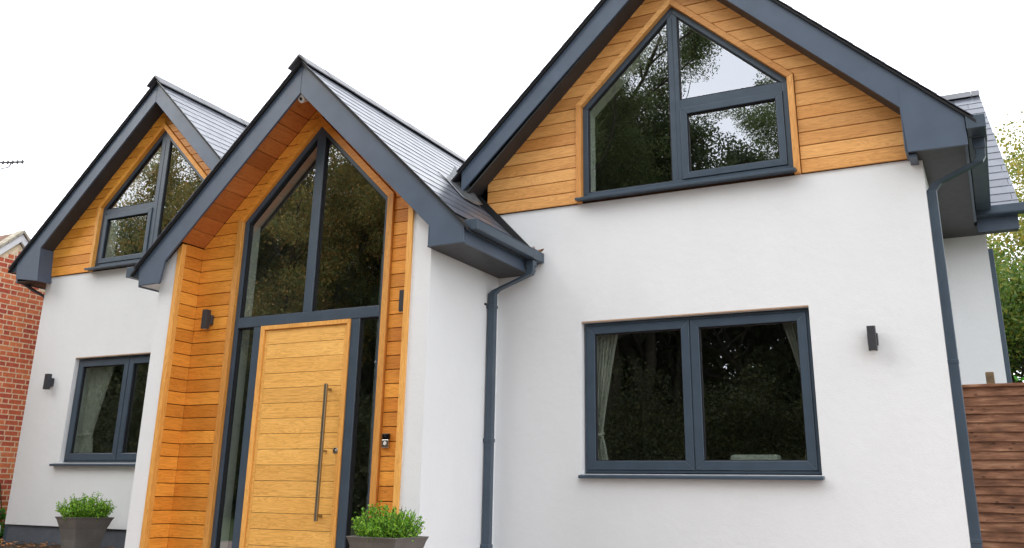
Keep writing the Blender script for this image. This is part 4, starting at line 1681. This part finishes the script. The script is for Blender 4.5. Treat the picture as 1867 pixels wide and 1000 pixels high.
for x in (-.30, .72, 1.72):
    MB().box(x - .02, x + .02, YF + .012, YF + .05, GZ + .02, ztop - .03).build('batten', fence_m, fence)
MB().box(-.052, .028, YF + .36, YF + .44, GZ, 1.30).build('fence_post', m_simple('old_post_wood', (.20, .13, .07), .8, var=.35, scale=12), None, bevel=.008)
tag(bpy.data.objects['fence_post'], 'wooden post top standing just behind the fence panel', 'post')

# ------------------------------------------------------------------ brick neighbour
NX = -13.95
nb = empty('brick_garage', (-18.5, 9.2, GZ), 'red brick gabled building with pale verge beside the white wall', 'building')
NAY, NAZ, NT = 9.20, 3.82, 0.95
MB().prism([(7.45, GZ), (10.99, GZ), (10.99, NAZ - NT * (10.99 - NAY)), (NAY, NAZ), (7.45, NAZ - NT * (NAY - 7.45))], NX - .22, NX, 'x').build('wall', mortar_m, nb)
nwall = nb.children[0]
BH, BS, BHD = .0815, .235, .112
J = .019


def brick_mesh(ln, nm):
    b = MB().box(-.04, .003, 0, ln, 0, BH - J)
    me = bpy.data.meshes.new(nm)
    me.from_pydata(b.v, [], b.f)
    me.materials.append(brick_m)
    return me


BM_S, BM_H = brick_mesh(BS - J, 'stretcher'), brick_mesh(BHD - J, 'header')
rest = MB()
nb_n = 0
zc = GZ
row = 0
while zc < NAZ:
    y = 7.46 - (row % 2) * ((BS + BHD) / 2) - (row % 4) * .013
    k = 0
    while y < 10.9:
        ln = BS if k % 2 == 0 else BHD
        y1 = y + ln - J
        zt_ = zc + BH
        if y > 7.44 and max(abs(y - NAY), abs(y1 - NAY)) * NT + zt_ < NAZ + .05:
            u, v = pj(NX, (y + y1) / 2, zc)
            u2, v2 = pj(NX, y1, zc)
            edge_u = 78 - .167 * (v - 540)
            if u2 > -3 and u < edge_u + 12 and v < 1003 and v > 395 and nb_n < 300:
                nb_n += 1
                o = inst('brick', BM_S if k % 2 == 0 else BM_H, (NX + random.uniform(-.001, .001), y, zc), (0, 0, 0), nwall)
            else:
                rest.box(NX - .04, NX + .003, y, y1, zc, zc + BH - J)
        y += ln
        k += 1
    zc += BH
    row += 1
o = rest.build('brickwork', brick_m, nwall)
o['kind'] = 'stuff'
for s in (-1, 1):
    ye = NAY + s * 1.95
    ze = NAZ + .02 - NT * 1.95
    MB().prism([(NAY, NAZ + .02), (ye, ze), (ye, ze + .13), (NAY, NAZ + .15)], NX + .004, NX + .055, 'x').build('bargeboard', white_pl, nb, bevel=.003)
    b = MB()
    b.prism([(NAY, NAZ + .155), (ye, ze + .135), (ye, ze + .165), (NAY, NAZ + .19)], -23.0, NX + .07, 'x')
    b.build('roof', m_simple('old_clay_tile', (.22, .13, .09), .85, .2, var=.3, scale=6, bump=.4, bscale=20), nb)
    # mortar bedded verge, lumpy
    n_ = 8
    for i in range(n_):
        a0, a1 = i / n_, (i + 1) / n_
        ya, yb_ = NAY + s * 1.95 * a0, NAY + s * 1.95 * a1
        za, zb = NAZ + .19 - NT * 1.95 * a0, NAZ + .19 - NT * 1.95 * a1
        h = random.uniform(-.008, .008)
        MB().prism([(ya, za - .03), (yb_ - s * .008, zb - .03), (yb_ - s * .008, zb + .045 + h), (ya, za + .035 + h)], NX - .12, NX + .085, 'x').build('verge_tile', m_simple('lichen_tile', (.42, .38, .30), .9, .15, var=.35, scale=16, bump=.5, bscale=60) if (i == 0 and s == -1) else bpy.data.materials['lichen_tile'], nb, bevel=.006)
# aerial on the neighbour's ridge
ax_, ay_, az_ = -15.15, NAY, NAZ + .19
ae = empty('tv_aerial', (ax_, ay_, az_), 'thin television aerial above the brick building', 'aerial')
tipA, tipB = Vector((-14.28, 9.22, 5.305)), Vector((-15.55, 9.22, 5.47))
MB().tube([(ax_, ay_, az_ - .02), (ax_, ay_, 5.55)], .018, 10).build('mast', steel, ae)
MB().tube([tuple(tipB), tuple(tipA)], .017, 8).build('boom', lampm, ae)
for i in range(9):
    p = tipA.lerp(tipB, .02 + i * .105)
    dz_ = .014 if i < 6 else .05
    MB().tube([(p.x, p.y, p.z - .032), (p.x, p.y, p.z + .032)], .016, 6).build('element', lampm, ae)
q = tipA.lerp(tipB, .27)
MB().tube([(q.x, q.y, q.z), (q.x + .005, q.y, q.z - .045), (q.x - .04, q.y, q.z - .085), (q.x - .25, q.y, q.z - .085), (ax_, ay_, q.z - .16)], .010, 6).build('cable', black_m, ae)

# climbing plant at the foot of the brick wall and a pale kerb stone
P = np.stack([NX + .05 + RNG.uniform(0, .22, 900), RNG.uniform(8.9, 10.4, 900), GZ + RNG.uniform(0, 1, 900) * 1.05], 1)
P[:, 2] = GZ + (P[:, 2] - GZ) * (.75 + .35 * np.sin(P[:, 1] * 5))
e = empty('climbing_plant', (NX + .1, 9.6, GZ), 'green leafy plant at the foot of the brick wall', 'plant')
leaf_object('foliage', P, .085, leaf_bush, e)
b = MB()
for i in range(7):
    y = 9.0 + i * .2
    b.tube([(NX + .1, y, GZ), (NX + .09, y + .05, GZ + .5), (NX + .07, y - .03, GZ + .9)], .008, 5)
b.build('stem', bark_m, e)
tag(MB().box(-13.75, -12.93, 8.75, 9.05, GZ, -.54).build('kerb_block', bluegrey_kerb, bevel=.01), 'pale low block by the corner of the white wall', 'block')


# ------------------------------------------------------------------ planters with clipped shrubs
pm = MatB('grey_clay_planter', .55, .4)
pm.col(pm.mul(pm.ramp(pm.noise(4, 5), [(.3, (.115, .104, .094)), (.7, (.165, .150, .137))]), pm.ramp(pm.noise(60, 3), [(.3, (.85, .85, .85)), (.7, (1.05, 1.05, 1.05))])))
pm.bump(pm.noise(120, 3), .15, .003)


def planter(cx, cy, rot, half, h, label, shrub_label, seed, GZ, tall, wide):
    rnd = random.Random(seed)
    e = empty('planter', (cx, cy, GZ), label, 'planter', 'square planters by the porch')
    b = MB()
    # flared square pot with softly rounded corners
    prof = [(.60, 0), (.62, .02), (.68, .35), (.78, .65), (.93, .92), (1.0, 1.0), (.93, 1.0), (.90, .97), (.86, .86)]
    c_, s_ = math.cos(rot), math.sin(rot)
    k = .965
    sq = [(1, -k), (1, k), (k, 1), (-k, 1), (-1, k), (-1, -k), (-k, -1), (k, -1)]
    ns = len(sq)
    for (r, t_) in prof:
        for (qx, qy) in sq:
            px, py = qx * r * half, qy * r * half
            b.v.append((cx + px * c_ - py * s_, cy + px * s_ + py * c_, GZ + h * t_))
    for j in range(len(prof) - 1):
        for i in range(ns):
            i2 = (i + 1) % ns
            b.f.append((j * ns + i, j * ns + i2, (j + 1) * ns + i2, (j + 1) * ns + i))
    b.f.append(tuple(range(ns - 1, -1, -1)))
    b.build('pot', pm.m, e, bevel=.004)
    sb = MB()
    sb.tube([(cx, cy, GZ + h * .80), (cx, cy, GZ + h * .86)], half * .84, 16)
    sb.build('soil', soil_m, e)
    # shrub: many upright sprigs with small leaves
    s = empty('box_shrub', (cx, cy, GZ + h * .86), shrub_label, 'shrub', 'shrubs growing in the planters')
    P, Nn = [], []
    st = MB()
    for i in range(190):
        a = rnd.uniform(0, 6.28)
        q = math.sqrt(rnd.uniform(0, 1))
        bx_, by_ = cx + q * half * .72 * math.cos(a), cy + q * half * .72 * math.sin(a)
        out_ = .10 + wide * q
        L = half * tall * rnd.uniform(.70, 1.0) * (1.05 - .38 * q * q)
        d = Vector((math.cos(a) * out_ + rnd.gauss(0, .12), math.sin(a) * out_ + rnd.gauss(0, .12), 1)).normalized()
        p0 = Vector((bx_, by_, GZ + h * .84))
        p1 = p0 + d * L
        st.tube([tuple(p0), tuple(p1)], [.004, .0015], 3, cap=False)
        for k in range(30):
            t_ = rnd.uniform(.15, 1.0)
            pp_ = p0.lerp(p1, t_) + Vector((rnd.gauss(0, .013), rnd.gauss(0, .013), rnd.gauss(0, .013)))
            P.append(tuple(pp_))
            Nn.append(tuple(d))
    st.build('sprig', bark_m, s)
    leaf_object('foliage', np.array(P), half * .105, leaf_box, s, nrm=np.array(Nn) * .6, aspect=.6)


planter(-10.47, 8.45, math.radians(-10), .262, .415, 'flared grey planter on the soil below the window by the porch', 'bushy green shrub in the planter on the soil bed', 3, -.77, 1.45, .8)
planter(-4.80, 6.98, math.radians(0), .262, .505, 'flared grey planter at the porch pier by the doorbell', 'bushy green shrub in the planter below the doorbell', 8, GZ, 1.38, .55)
